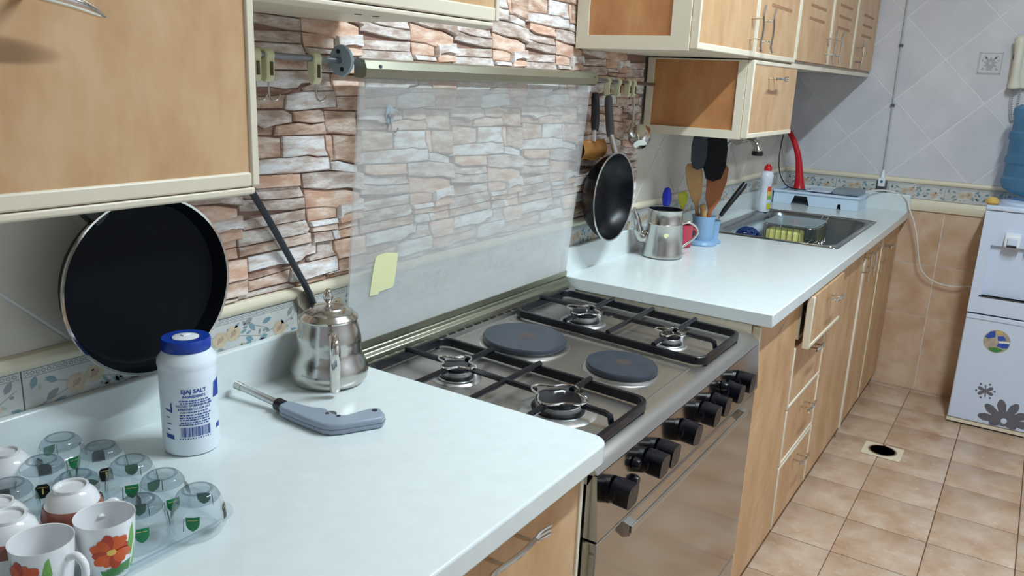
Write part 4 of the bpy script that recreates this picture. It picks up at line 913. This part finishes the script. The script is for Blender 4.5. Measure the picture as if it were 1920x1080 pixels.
GL = [(-.583, -.078, -88, 'upturned crest-printed tea glass nearest the wall on the tray'), (-.564, -.143, 158, 'upturned tea glass with a black crest, second from the wall in the right row'),
      (-.632, -.125, 150, 'upturned tea glass with a black crest, left of the right-hand row'), (-.564, -.211, -122, 'upturned tea glass with a green crest, third from the wall in the right row'),
      (-.563, -.277, -102, 'upturned tea glass with a green crest, fourth from the wall in the right row'), (-.560, -.343, -138, 'upturned tea glass at the right front corner of the tray'),
      (-.628, -.197, 20, 'upturned tea glass half hidden behind the brown-banded cup'), (-.617, -.312, 60, 'upturned tea glass just behind the big floral mug'), (-.688, -.155, 168, 'upturned tea glass at the left, behind the white cups')]
for i, (x, y, rz, lb) in enumerate(GL):
    o = g0 if i == 0 else dup(g0, (0, 0, 0)); o.location = (x, y, TZ); o.rotation_euler = (0, 0, R(rz)); o['label'] = lb
# floral mugs
mp_o = [(.0205, .0), (.0225, .002), (.0265, .022), (.0295, .045), (.0310, .068), (.0313, .0705)]
mp_i = [(.0300, .0700), (.0280, .045), (.0245, .022), (.0200, .006), (.0, .0055)]
mg = thing('floral_mug', 'x', 'mug', (0, 0, 0), 'floral mugs on the tray')
obj('mug_body', MB().lathe(mp_o+mp_i, (0, 0, 0), 48), MAT['porcelain'], mg)
ha = R(180); 
obj('handle', MB().tube(spline([(-.028, 0, .052), (-.040, 0, .058), (-.049, 0, .048), (-.047, 0, .030), (-.036, 0, .018), (-.025, 0, .020)], 4), .0042, 10), MAT['porcelain'], mg)
mf = interp(mp_o)
def petal(a, l_, w_, cu, cv): 
    ca, sa = math.cos(a), math.sin(a)
    return [(cu+x*ca-y*sa, cv+x*sa+y*ca) for x, y in ((.002, -.0012), (l_*.5, -w_*.45), (l_*.85, -w_*.4), (l_, -.001), (l_*.97, .0015), (l_*.8, w_*.45), (l_*.45, w_*.4), (.002, .0012))]
fl = MB()
for cu, cv in ((0, .040),):
    f = obj('flower_print', wrap([(cu+0.0175*math.cos(i*.785+.3), cv+.0165*math.sin(i*.785+.3)) for i in range(8)], mf, 0, off=.0003), MAT['petal_dark'], mg)
    for k in range(12): obj('petal', wrap(petal(k*.524+.2, .0225 if k % 2 else .0195, .0125, cu, cv), mf, 0, off=.0005+.00008*k), MAT['orange_petal'] if k % 3 else MAT['petal_dark'], f)
    obj('flower_eye', wrap([(cu+.0050*math.cos(i*.9), cv+.0042*math.sin(i*.9)) for i in range(7)], mf, 0, off=.0014), MAT['flower_yellow'], f)
l1 = obj('leaf_print', wrap([(.014, .030), (.024, .060), (.028, .064), (.029, .045), (.023, .026)], mf, 0, off=.0002), MAT['leaf_green'], mg)
obj('leaf_print', wrap([(-.012, .016), (.004, .020), (.022, .022), (.018, .008), (.0, .006), (-.010, .008)], mf, 0, off=.0002), MAT['leaf_dark'], mg)
obj('leaf_print', wrap([(.020, .010), (.026, .020), (.030, .036), (.031, .020), (.027, .008)], mf, 0, off=.0002), MAT['leaf_green'], mg)
mg.location = (-.675, -.341, TZ); mg.rotation_euler = (0, 0, R(-112)); mg['label'] = 'upright white mug with a big orange flower, right of the two floral mugs'
mg2 = dup(mg, (-.740, -.335, TZ), R(-158), 'upright white mug with an orange flower and curled handle, left of the two floral mugs')
for ch in mg2.children:
    if ch.name.startswith('handle'): ch.rotation_euler = (0, 0, R(-90))
# brown-banded cups, upside down
bo = [(.0345, .0), (.0350, .004), (.0340, .030), (.0320, .044), (.0260, .060), (.0190, .0665), (.0185, .0700), (.0165, .0700), (.0160, .0670), (.0, .0668)]
bi = [(.0, .060), (.022, .056), (.030, .044), (.032, .028), (.0325, .0)]
bc = thing('banded_cup', 'x', 'cup', (0, 0, 0), 'brown-banded cups on the tray')
obj('cup_body', MB().lathe(bo+bi, (0, 0, 0), 48), MAT['porcelain'], bc)
obj('brown_band', MB().lathe([(.0334, .0360), (.0338, .0365), (.0326, .0440), (.0306, .0500), (.0299, .0505)], (0, 0, 0), 48), MAT['brown_band'], bc)
bf = interp(bo)
obj('handle', MB().tube(spline([(.033, 0, .040), (.044, 0, .044), (.050, 0, .032), (.046, 0, .018), (.034, 0, .012)], 4), .004, 10), MAT['porcelain'], bc)
sk_ = MB()
for u0 in (-.016, .004):
    q = [(u0, .006), (u0+.003, .020), (u0+.008, .026), (u0+.012, .020), (u0+.011, .012), (u0+.015, .005)]
    sk_.tube([(( (bf(v)+.0003)*math.cos(u/.034)), (bf(v)+.0003)*math.sin(u/.034), v) for u, v in q], .0004, 4)
so_ = obj('sketch_print', sk_.xf(Matrix.Rotation(R(-118), 4, 'Z')), MAT['sketch_grey'], bc)
bc.scale = (1, 1, 1.06); bc.location = (-.665, -.256, TZ); bc.rotation_euler = (0, 0, R(-35)); bc['label'] = 'upturned white cup with a brown band, behind the floral mugs'
dup(bc, (-.740, -.266, TZ), R(150), 'upturned brown-banded cup at the left edge beside the floral mug')
wc = thing('white_cup', 'x', 'cup', (0, 0, 0), 'plain white cups on the tray')
obj('cup_body', MB().lathe([(.033, .0), (.0345, .006), (.034, .026), (.029, .044), (.021, .054), (.0165, .0575), (.0165, .061), (.0145, .061), (.014, .058), (.0, .0575), (.0, .052), (.019, .048), (.027, .040), (.032, .024), (.0315, .0)], (0, 0, 0), 40), MAT['porcelain'], wc)
wc.location = (-.655, -.082, TZ); wc['label'] = 'plain upturned white cup nearest the wall at the tray left'
dup(wc, (-.722, -.205, TZ), 0, 'plain upturned white cup behind the left brown-banded cup')
# ------------------------------------------------------------------ on the far worktop
IR = Vector((.54, -.842, 0))        # along the picture plane, used to lay out spouts and handles
PX, PY = 1.387, -.128
t = thing('coffee_pot', 'lidless straight steel coffee pot with a spout on the far worktop', 'pot', (PX, PY, .9))
pp = [(.062, .0006), (.0665, .004), (.0670, .016), (.0655, .020), (.0590, .110), (.0600, .113), (.0580, .117), (.0565, .155), (.0580, .158), (.0560, .160), (.0550, .159)]
obj('pot_body', MB().lathe(pp+[(.0548, .150)], (PX, PY, .9), 56, cap=False), MAT['nickel'], t)
obj('inside_reflection', MB().lathe([(.0546, .1585), (.0540, .12), (.060, .015), (.0, .012)], (PX, PY, .9), 48, cap=False), MAT['pot_inside_reflection'], t)  # inner pot wall; its dark navy reflection is painted as colour
def pd(r, z): return (PX+IR.x*r, PY+IR.y*r, .9+z)
obj('spout', MB().tube(spline([pd(-.050, .075), pd(-.066, .060), pd(-.082, .074), pd(-.090, .110), pd(-.104, .150), pd(-.108, .156)], 4), [.019]*3+[.018]*4+[.016]*4+[.012]*4+[.008]*4+[.006]*2, 14), MAT['nickel'], t)
obj('handle', MB().tube(spline([pd(.056, .112), pd(.078, .118), pd(.100, .108), pd(.112, .088), pd(.100, .066), pd(.078, .046), pd(.064, .034)], 4), .0042, 10), MAT['chrome'], t)
mfp = interp(pp[:9])
obj('badge', wrap([(-.008, .078), (-.008, .084), (-.003, .087), (.004, .088), (.009, .084), (.008, .079), (.0, .072)], mfp, math.atan2(CAM[1]-PY, CAM[0]-PX)+.12, (PX, PY, .9), off=.0006), MAT['paper'], t)
t = thing('red_mug', 'rose red mug behind the coffee pot handle', 'mug', (1.597, -.104, .9))
obj('mug_body', MB().lathe([(.036, .0006), (.041, .004), (.044, .080), (.042, .0805), (.038, .01), (.0, .008)], (1.597, -.104, .9), 32), MAT['red_mug'], t)
obj('handle', MB().tube(spline([(1.628, -.131, .96), (1.640, -.142, .958), (1.643, -.144, .938), (1.626, -.128, .92)], 4), .004, 8), MAT['red_mug'], t)
tag(obj('soap_block', MB().box(1.63, 1.665, -.060, -.026, .9006, 1.005), MAT['white_plastic'], bevel=.006), 'small white block standing behind the red mug', 'block')
HX, HY = 1.692, -.152
t = thing('utensil_holder', 'light blue plastic utensil holder full of cooking tools', 'holder', (HX, HY, .9))
obj('cup', MB().lathe([(.034, .016), (.036, .020), (.040, .095), (.044, .104), (.0425, .105), (.038, .095), (.033, .024), (.0, .022)], (HX, HY, .9), 28), MAT['light_blue'], t)
obj('base_plate', MB().lathe([(.052, .0006), (.054, .006), (.050, .014), (.036, .018), (.0, .018)], (HX, HY, .9), 28), MAT['light_blue'], t)
obj('side_cup', MB().lathe([(.020, .012), (.024, .080), (.027, .084), (.024, .082), (.018, .016), (.0, .015)], (HX+.052, HY-.020, .9), 20).lathe([(.028, .0006), (.030, .006), (.022, .012), (.0, .012)], (HX+.055, HY-.022, .9), 20), MAT['light_blue'], t)
def spatula(name, label, p0, p1, w_, hl, mat, th=.006):
    """flat tool from p0 (in the holder) to p1 (tip); the blade widens over the last hl"""
    a, b = Vector(p0), Vector(p1); ax = (b-a).normalized(); side = (IR-ax*IR.dot(ax)).normalized(); nn = ax.cross(side)
    ln = (b-a).length; out = []
    prof = [(0, .007), (ln-hl, .007), (ln-hl*.75, w_*.36), (ln-hl*.35, w_*.5), (ln-.012, w_*.47), (ln, w_*.33)]
    ring = [(s, r_) for s, r_ in prof]+[(s, -r_) for s, r_ in reversed(prof)]
    vs = [a+ax*s+side*r_+nn*th/2 for s, r_ in ring]+[a+ax*s+side*r_-nn*th/2 for s, r_ in ring]; n = len(ring)
    m = MB().add(vs, [tuple(range(n)), tuple(range(2*n-1, n-1, -1))]+[(i, (i+1) % n, n+(i+1) % n, n+i) for i in range(n)])
    return tag(obj(name, m, MAT[mat], bevel=.0015), label, 'spatula', 'cooking tools in the blue holder')
spatula('wooden_spatula', 'pale wooden spatula standing in the blue holder', (1.688, -.142, .925), (1.660, -.104, 1.190), .060, .150, 'ladle_wood')
spatula('wooden_spatula', 'darker orange-brown wooden spatula standing in the blue holder', (1.700, -.158, .925), (1.736, -.176, 1.188), .072, .170, 'ladle_wood_dark')
t = thing('wooden_peg', 'short round wooden rolling stick leaning in the blue holder', 'stick', (1.687, -.165, .925))
obj('stick', MB().tube([(1.682, -.168, .925), (1.672, -.150, 1.045)], [.010, .012], 10), MAT['ladle_wood'], t)
# black turners hanging under the box cabinet
def turner(name, label, c, w_, h_, mat, ox):
    t = thing(name, label, 'turner', (c[0], c[1], c[2]-h_), 'black turners under the box cabinet')
    prof = [(-w_*.40, 0), (-w_*.5, -h_*.35), (-w_*.46, -h_*.72), (-w_*.30, -h_*.95), (0, -h_), (w_*.34, -h_*.94), (w_*.5, -h_*.68), (w_*.5, -h_*.3), (w_*.40, 0)]
    n = len(prof); nn = Vector((-.842, -.54, 0))*.003
    vs = [Vector(c)+IR*u+Vector((0, 0, v))+nn for u, v in prof]+[Vector(c)+IR*u+Vector((0, 0, v))-nn for u, v in prof]
    obj('blade', MB().add(vs, [tuple(range(n)), tuple(range(2*n-1, n-1, -1))]+[(i, (i+1) % n, n+(i+1) % n, n+i) for i in range(n)]), MAT[mat], t, bevel=.001)
    q = Vector(c); obj('hook', MB().tube([q, q+Vector((0, 0, .012)), q+Vector((0, 0, 1.2995-c[2]))], .003, 6), MAT['black_plastic'], t)
turner('nylon_turner', 'wide black nylon turner hanging head down under the box cabinet', (1.690, -.170, 1.294), .082, .165, 'nylon_black', 0)
turner('nylon_turner', 'narrower charcoal nylon turner hanging left of the wide black one', (1.640, -.128, 1.294), .055, .125, 'nylon_grey', 0)
t = thing('black_knife', 'black-handled knife leaning right in the blue holder', 'knife', (1.73, -.17, .93))
obj('blade', MB().tube([(1.722, -.166, .93), (1.762, -.194, 1.010)], .004, 6), MAT['chrome'], t)
obj('grip', MB().tube([(1.757, -.190, 1.000), (1.768, -.199, 1.022), (1.818, -.242, 1.108), (1.824, -.247, 1.120)], [.007, .0095, .0115, .009], 10), MAT['black_plastic'], t)
t = thing('blue_brush', 'blue-handled brush standing behind the coffee pot', 'brush', (1.565, -.055, .9))
obj('grip', MB().lathe([(.0, .208), (.010, .203), (.016, .185), (.017, .165), (.012, .145), (.008, .13), (.008, .03), (.0, .03)], (1.565, -.055, .9), 16), MAT['blue_handle'], t)
obj('brush_head', MB().lathe([(.016, .0006), (.018, .028), (.010, .034), (.0, .034)], (1.565, -.055, .9), 16), MAT['white_plastic'], t)
t = thing('lime_scraper', 'lime yellow scraper standing between the coffee pot and the spatulas', 'scraper', (1.63, -.062, .9))
obj('blade', MB().prism([(-.016, .150), (-.018, .175), (-.006, .180), (.004, .186), (.016, .178), (.017, .15), (.006, .13), (-.006, .13)], 'y', -.004, .004).xf(Matrix.Translation((1.668, -.075, .9)) @ Matrix.Rotation(R(-57), 4, 'Z')), MAT['lime'], t, bevel=.001)
obj('grip', MB().tube([(1.668, -.075, .9006), (1.668, -.075, 1.035)], .006, 8), MAT['lime'], t)
# detergent bottle
DX, DY, DZ = 2.655, -.092, .9037
t = thing('detergent_bottle', 'white detergent bottle with a red cap on the sink rim', 'bottle', (DX, DY, DZ))
m = MB(); N = 28; prf = [(.030, .001), (.032, .006), (.031, .05), (.027, .095), (.0265, .115), (.030, .135), (.033, .155), (.033, .168), (.028, .180), (.015, .188), (.014, .192)]
vs = [(DX+r_*.98*math.cos(6.2832*k/N)*(.8 if False else 1), DY+r_*.85*math.sin(6.2832*k/N), DZ+h) for r_, h in prf for k in range(N)]
m.add(vs, [(i*N+k, i*N+(k+1) % N, (i+1)*N+(k+1) % N, (i+1)*N+k) for i in range(len(prf)-1) for k in range(N)]+[tuple(range(N-1, -1, -1)), tuple((len(prf)-1)*N+k for k in range(N))])
obj('bottle_body', m, MAT['salt_white'], t)
obj('cap', MB().lathe([(.0175, .1885), (.0175, .204), (.014, .210), (.010, .212), (.008, .218), (.0, .218)], (DX, DY, DZ), 20), MAT['red'], t)
pf = interp(prf); pf2 = lambda v: pf(v)*.94
A0 = math.atan2(CAM[1]-DY, CAM[0]-DX)+.75
for col_, lo, hi in (('orange_label', .095, .118), ('flower_yellow', .075, .096), ('leaf_green', .058, .076), ('pale_blue', .042, .058), ('lime', .016, .042)):
    obj('label_patch', wrap([(-.010, lo), (.010, lo), (.010, hi), (-.010, hi)], pf2, A0, (DX, DY, DZ), off=.0022), MAT[col_], t)
# dish rack
RX0, RX1, RY0, RY1 = 3.035, 3.246, -.432, -.030
t = thing('dish_rack', 'pale blue plastic dish rack in the far corner of the worktop', 'rack', (3.14, -.23, .9))
fr = [(RY0, .9006), (RY0+.075, .9006), (RY0+.078, .925), (RY0+.092, .925), (RY0+.095, .9006), (RY0+.225, .9006), (RY0+.240, .945), (RY0+.300, .945), (RY0+.315, .9006), (RY1, .9006), (RY1, .960), (RY0, .960)]
obj('side_wall', MB().prism(fr, 'x', RX0, RX0+.004).prism(fr, 'x', RX1-.004, RX1).box(RX0+.004, RX1-.004, RY0, RY0+.004, .9006, .960).box(RX0+.004, RX1-.004, RY1-.004, RY1, .9006, .960), MAT['pale_blue'], t)
Ro, Ri = rrect(RX0-.010, RX1+.002, RY0-.010, RY1+.006, .012, 3), rrect(RX0+.010, RX1-.012, RY0+.012, RY1-.012, .012, 3); n = len(Ro)
obj('rim', MB().add([(a, b, .958) for a, b in Ro]+[(a, b, .968) for a, b in Ro]+[(a, b, .968) for a, b in Ri]+[(a, b, .958) for a, b in Ri], [(r*n+i, r*n+(i+1) % n, ((r+1) % 4)*n+(i+1) % n, ((r+1) % 4)*n+i) for r in range(4) for i in range(n)]), MAT['pale_blue'], t, bevel=.002)
obj('tray_floor', MB().box(RX0+.004, RX1-.004, RY0+.004, RY1-.004, .946, .952), MAT['pale_blue'], t)
for k in range(9): obj('divider', MB().box(RX0+.02, RX1-.02, RY0+.03+.042*k, RY0+.034+.042*k, .952, .962), MAT['pale_blue'], t)
t = thing('clear_box', 'small clear plastic box lying on the right end of the dish rack', 'box', (3.16, -.36, .968))
obj('box_body', MB().box(3.08, 3.225, -.425, -.300, .9685, .990).box(3.083, 3.222, -.422, -.303, .971, .991), MAT['frost_plastic'], t)
t = thing('chopping_sheet', 'flat pale plastic sheet resting on the dish rack', 'sheet', (3.15, -.23, .968))
obj('plate', MB().prism(rrect(3.08, 3.23, -.290, -.165, .02, 3), 'z', .9685, .976), MAT['pale_blue'], t, bevel=.002)
# red horn-like lamp with cord
t = thing('red_horn', 'red tapering curved plastic horn standing on the dish rack', 'horn', (3.13, -.125, .97))
pth = spline([(3.13, -.126, .9690), (3.13, -.124, 1.000), (3.13, -.112, 1.085), (3.13, -.096, 1.150), (3.128, -.064, 1.220), (3.12, -.026, 1.275)], 4)
obj('shell', MB().tube(pth, [.031, .030, .028, .026, .024, .022, .020, .0185, .0175, .0165, .016, .0155, .015, .0145, .014, .014, .0135, .013, .013, .012, .012], 18), MAT['red'], t)
obj('cord', MB().tube(spline([(3.10, -.028, 1.262), (3.07, -.028, 1.20), (3.05, -.030, 1.12), (3.05, -.045, 1.04), (3.07, -.080, .985), (3.085, -.125, .973), (3.09, -.170, .974), (3.10, -.19, .978)], 5), .0028, 8), MAT['black_plastic'], t)

# ------------------------------------------------------------------ far wall things
def fx(mb): return mb
t = thing('wall_cable', 'grey-white cable clipped down the far tiled wall to a plug', 'cable', (L-.012, -.485, 1.0))
obj('cable', MB().tube([(L-.009, -.474, 2.78), (L-.009, -.475, 1.90), (L-.009, -.476, 1.68), (L-.009, -.481, 1.36), (L-.010, -.484, 1.14), (L-.012, -.486, 1.085)], .0042, 8), MAT['cable_grey'], t)
for z, y in ((1.68, -.476), (1.40, -.480), (2.1, -.475), (2.5, -.475)): obj('cable_clip', MB().box(L-.016, L-.004, y-.010, y+.008, z-.006, z+.006), MAT['grey_handle'], t, bevel=.002)
obj('plug', MB().box(L-.040, L-.014, -.503, -.472, 1.010, 1.052).tube([(L-.014, -.486, 1.09), (L-.024, -.487, 1.05)], [.005, .012], 10), MAT['white_plastic'], t, bevel=.004)
obj('pilot_lamp', MB().lathe([(.007, L-.041), (.007, L-.0395), (0, L-.0412)][:2]+[(0, L-.0412)], (0, -.488, 1.034), 12, 'x'), MAT['teal'], t)
obj('socket', MB().box(L-.015, L-.0065, -.512, -.462, .985, 1.035), MAT['grey_handle'], t, bevel=.003)
t = thing('water_tube', 'thin white tube looping from the worktop end to the water dispenser', 'tube', (3.2, -.65, .57))
obj('tube', MB().tube(spline([(3.20, -.440, .986), (3.235, -.50, .993), (3.258, -.56, .985), (3.240, -.615, .960), (3.225, -.640, .906), (3.222, -.665, .855), (3.220, -.690, .78), (3.225, -.718, .66), (3.235, -.750, .605), (3.245, -.800, .575), (3.245, -.875, .566), (3.24, -.966, .585)], 5), .0035, 8), MAT['cable_white'], t)
t = thing('wall_phone', 'cream wall phone handset with a coiled cord on the far wall', 'phone', (3.26, -1.0, 1.36))
obj('cradle', MB().box(L-.034, L-.0045, -.945, -1.045, 1.500, 1.730), MAT['phone_cream'], t, bevel=.008, seg=3)
obj('handset', MB().tube(spline([(L-.050, -.972, 1.505), (L-.058, -.970, 1.54), (L-.064, -.968, 1.61), (L-.058, -.966, 1.68), (L-.050, -.965, 1.715)], 5), [.026, .027, .026, .023, .021, .019, .018, .018, .018, .018, .018, .018, .018, .019, .020, .021, .023, .025, .026, .026, .025], 14), MAT['phone_cream'], t)
obj('hook_switch', MB().box(L-.045, L-.030, -.946, -.956, 1.625, 1.650), MAT['black_plastic'], t)
co = [Vector((L-.030, -.968, 1.500)), Vector((L-.025, -.972, 1.44)), Vector((L-.022, -.980, 1.385)), Vector((L-.022, -.988, 1.362)), Vector((L-.022, -.996, 1.385)), Vector((L-.025, -.998, 1.44)), Vector((L-.030, -.998, 1.500))]
sp_ = spline(co, 40); q = []
for i, p in enumerate(sp_):
    a = i*1.05; q.append(p+Vector((.005*math.cos(a), .005*math.sin(a), 0)))
obj('coiled_cord', MB().tube(q, .0016, 5), MAT['cable_grey'], t)
# water dispenser
X0, X1, Y1, Y0 = 2.930, 3.235, -.968, -1.285
wd = thing('water_dispenser', 'white floor-standing water dispenser with flower decals by the far wall', 'dispenser', (3.08, -1.127, 0))
obj('cabinet_body', MB().box(X0+.022, X1, Y0, Y1, .022, .985), MAT['appliance'], wd)
obj('base_strip', MB().box(X0+.004, X1, Y0-.002, Y1+.002, .008, .024), MAT['moulding'], wd)
obj('base_foot', MB().box(X0+.012, X1-.02, Y0+.01, Y1-.01, .0005, .008), MAT['black'], wd)
dd = obj('lower_door', MB().box(X0, X0+.021, Y0, Y1, .026, .520), MAT['appliance'], wd, bevel=.006, seg=3)
obj('door_lip', MB().box(X0-.004, X0+.018, Y0, Y1, .503, .524), MAT['appliance'], dd, bevel=.003)
obj('seam', MB().box(X0+.004, X0+.022, Y0+.001, Y1-.001, .524, .531), MAT['seam_dark'], wd)
YA, YB, ZA, ZB = -1.010, -1.243, .612, .838
pn = obj('upper_panel', MB().box(X0, X0+.022, YA, Y1, .531, .985).box(X0, X0+.022, Y0, YB, .531, .985).box(X0, X0+.022, YB, YA, .531, ZA).box(X0, X0+.022, YB, YA, ZB, .985), MAT['appliance'], wd)
obj('recess', MB().box(X0+.0222, X0+.024, YB-.002, YA+.002, ZA-.002, ZB+.002), MAT['appliance'], pn)
obj('drip_line', MB().box(X0-.003, X0+.022, YB, YA+.008, ZA-.006, ZA), MAT['seam_dark'], pn)
for yy in (-1.087, -1.170):
    tp = obj('tap', MB().prism([(X0+.004, ZB+.062), (X0-.030, ZB+.054), (X0-.036, ZB+.006), (X0-.010, ZB-.004), (X0+.004, ZB-.004)], 'y', yy-.030, yy+.030), MAT['white_plastic'], wd, bevel=.004)
    obj('tap_lever', MB().box(X0-.042, X0-.032, yy-.019, yy+.019, ZB+.014, ZB+.044), MAT['appliance'], tp, bevel=.003)
    obj('tap_outlet', MB().box(X0-.040, X0-.031, yy-.018, yy+.018, ZB+.004, ZB+.012), MAT['seam_dark'], tp)
obj('top_plate', MB().box(X0-.006, X1, Y0-.002, Y1+.002, .988, 1.010), MAT['appliance'], wd, bevel=.006, seg=3)
obj('bottle_collar', MB().lathe([(.120, 1.0105), (.120, 1.022), (.085, 1.030), (.085, 1.020)], (3.085, -1.127, 0), 32), MAT['appliance'], wd)
def fdecal(name, poly, mat, parent, off=.0008): return obj(name, MB().prism(poly, 'x', X0-off, X0+.001), MAT[mat], parent)
def ell(cy_, cz_, a, b, rot, n=20):
    return [(cy_+a*math.cos(t)*math.cos(rot)-b*math.sin(t)*math.sin(rot), cz_+a*math.cos(t)*math.sin(rot)+b*math.sin(t)*math.cos(rot)) for t in [6.2832*i/n for i in range(n)]]
def pet(cy_, cz_, l_, w_, rot):
    f = lambda s, r_: (cy_+s*math.cos(rot)-r_*math.sin(rot), cz_+s*math.sin(rot)+r_*math.cos(rot))
    return [f(.0, -.004), f(l_*.4, -w_*.40), f(l_*.75, -w_*.5), f(l_*.95, -w_*.25), f(l_, 0), f(l_*.95, w_*.25), f(l_*.75, w_*.5), f(l_*.4, w_*.40), f(.0, .004)]
FY, FZ = -1.188, .060
for k, rot in enumerate((0, 32, 66, 104, 142, 178, 205, 335)):
    if rot in (205, 335): l_ = .058
    else: l_ = .102
    p = pet(FY, FZ, l_, .036, R(180-rot)); p = [(a, max(b, .030)) for a, b in p]
    fdecal('flower_decal', p, 'decal_grey', dd, .0008+.00005*k)
fdecal('flower_decal', ell(FY, FZ, .024, .024, 0), 'decal_grey', dd, .0014); fdecal('flower_eye', ell(FY-.002, FZ+.002, .012, .013, 0), 'appliance', dd, .0018)
for k in range(6):
    rot = k*1.047+.4
    fdecal('flower_decal', pet(-1.098, .182, .034 if k % 3 != 1 else .030, .016 if k % 3 != 1 else .006, rot), 'decal_grey', dd, .0009+.00005*k)
    fdecal('flower_decal', ell(-1.098+.036*math.cos(rot+.5), .182+.036*math.sin(rot+.5), .0045, .0045, 0, 10), 'decal_grey', dd, .0008)
st_ = obj('round_sticker', MB().prism(ell(-1.103, .417, .052, .052, 0, 28), 'x', X0-.0008, X0+.001), MAT['sticker_tan'], dd)
def stp(poly, mat, off): return obj('sticker_print', MB().prism([(-1.103-a, .417+b) for a, b in poly], 'x', X0-off, X0-.0006), MAT[mat], st_)
stp([(-.048, .014), (-.030, .040), (-.012, .046), (-.008, .018), (-.034, .008)], 'sticker_blue', .0014); stp([(-.012, .047), (.014, .048), (.020, .034), (-.004, .032)], 'sticker_yellow', .0014)
stp([(.0, .024), (.022, .028), (.036, .012), (.014, .006), (.004, .004)], 'sticker_blue', .0015); stp([(.006, -.006), (.050, .004), (.046, -.022), (.028, -.026), (.004, -.022)], 'sticker_blue', .0014)
stp([(.008, .002), (.049, .006), (.050, -.001), (.010, -.005)], 'white_plastic', .0017); stp([(-.028, -.034), (.006, -.026), (.030, -.034), (.010, -.049), (-.016, -.048)], 'leaf_dark', .0013)
# water bottle on top
t = thing('water_bottle', 'big translucent blue water bottle standing neck down on the dispenser', 'bottle', (3.085, -1.127, 1.032))
wb = [(.030, .001), (.034, .012), (.090, .026), (.124, .045), (.134, .070), (.134, .090), (.127, .098), (.127, .150), (.134, .158), (.134, .178), (.128, .186), (.128, .250), (.134, .258), (.134, .285), (.126, .294), (.128, .350), (.134, .360), (.134, .385), (.110, .402), (.0, .405)]
obj('shell', MB().lathe(wb, (3.085, -1.127, 1.031), 48), MAT['bottle_blue'], t)
tag(obj('yellow_cloth', MB().lathe([(.0, .0), (.018, .001), (.027, .009), (.025, .022), (.014, .031), (.0, .033)], (2.950, -.985, 1.0105), 14), MAT['yellow_lump']), 'crumpled yellow lump on the corner of the dispenser top', 'cloth')
# floor drain
t = thing('floor_drain', 'square white floor drain with a dark round hole in the tiled floor', 'drain', (2.383, -.782, 0))
pl = rrect(2.316, 2.450, -.858, -.706, .004, 2); hole = [(2.383+.050*math.cos(a), -.782+.050*math.sin(a)) for a in [6.2832*i/len(pl) for i in range(len(pl))]]
n = len(pl); k0 = min(range(n), key=lambda i: (hole[0][0]+.02-pl[i][0])**2+(hole[0][1]+.02-pl[i][1])**2)
obj('frame_plate', MB().prism(pl, 'z', .0006, .005), MAT['moulding'], t, bevel=.0015)
obj('ring', MB().lathe([(.056, .0052), (.056, .0064), (.049, .0064), (.049, .0052)], (2.383, -.782, 0), 32), MAT['nickel'], t)
obj('hole', MB().lathe([(.049, .0053), (.0, .0053)], (2.383, -.782, 0), 32), MAT['black'], t)
obj('hinge_tab', MB().box(2.428, 2.438, -.788, -.776, .0052, .010), MAT['nickel'], t)
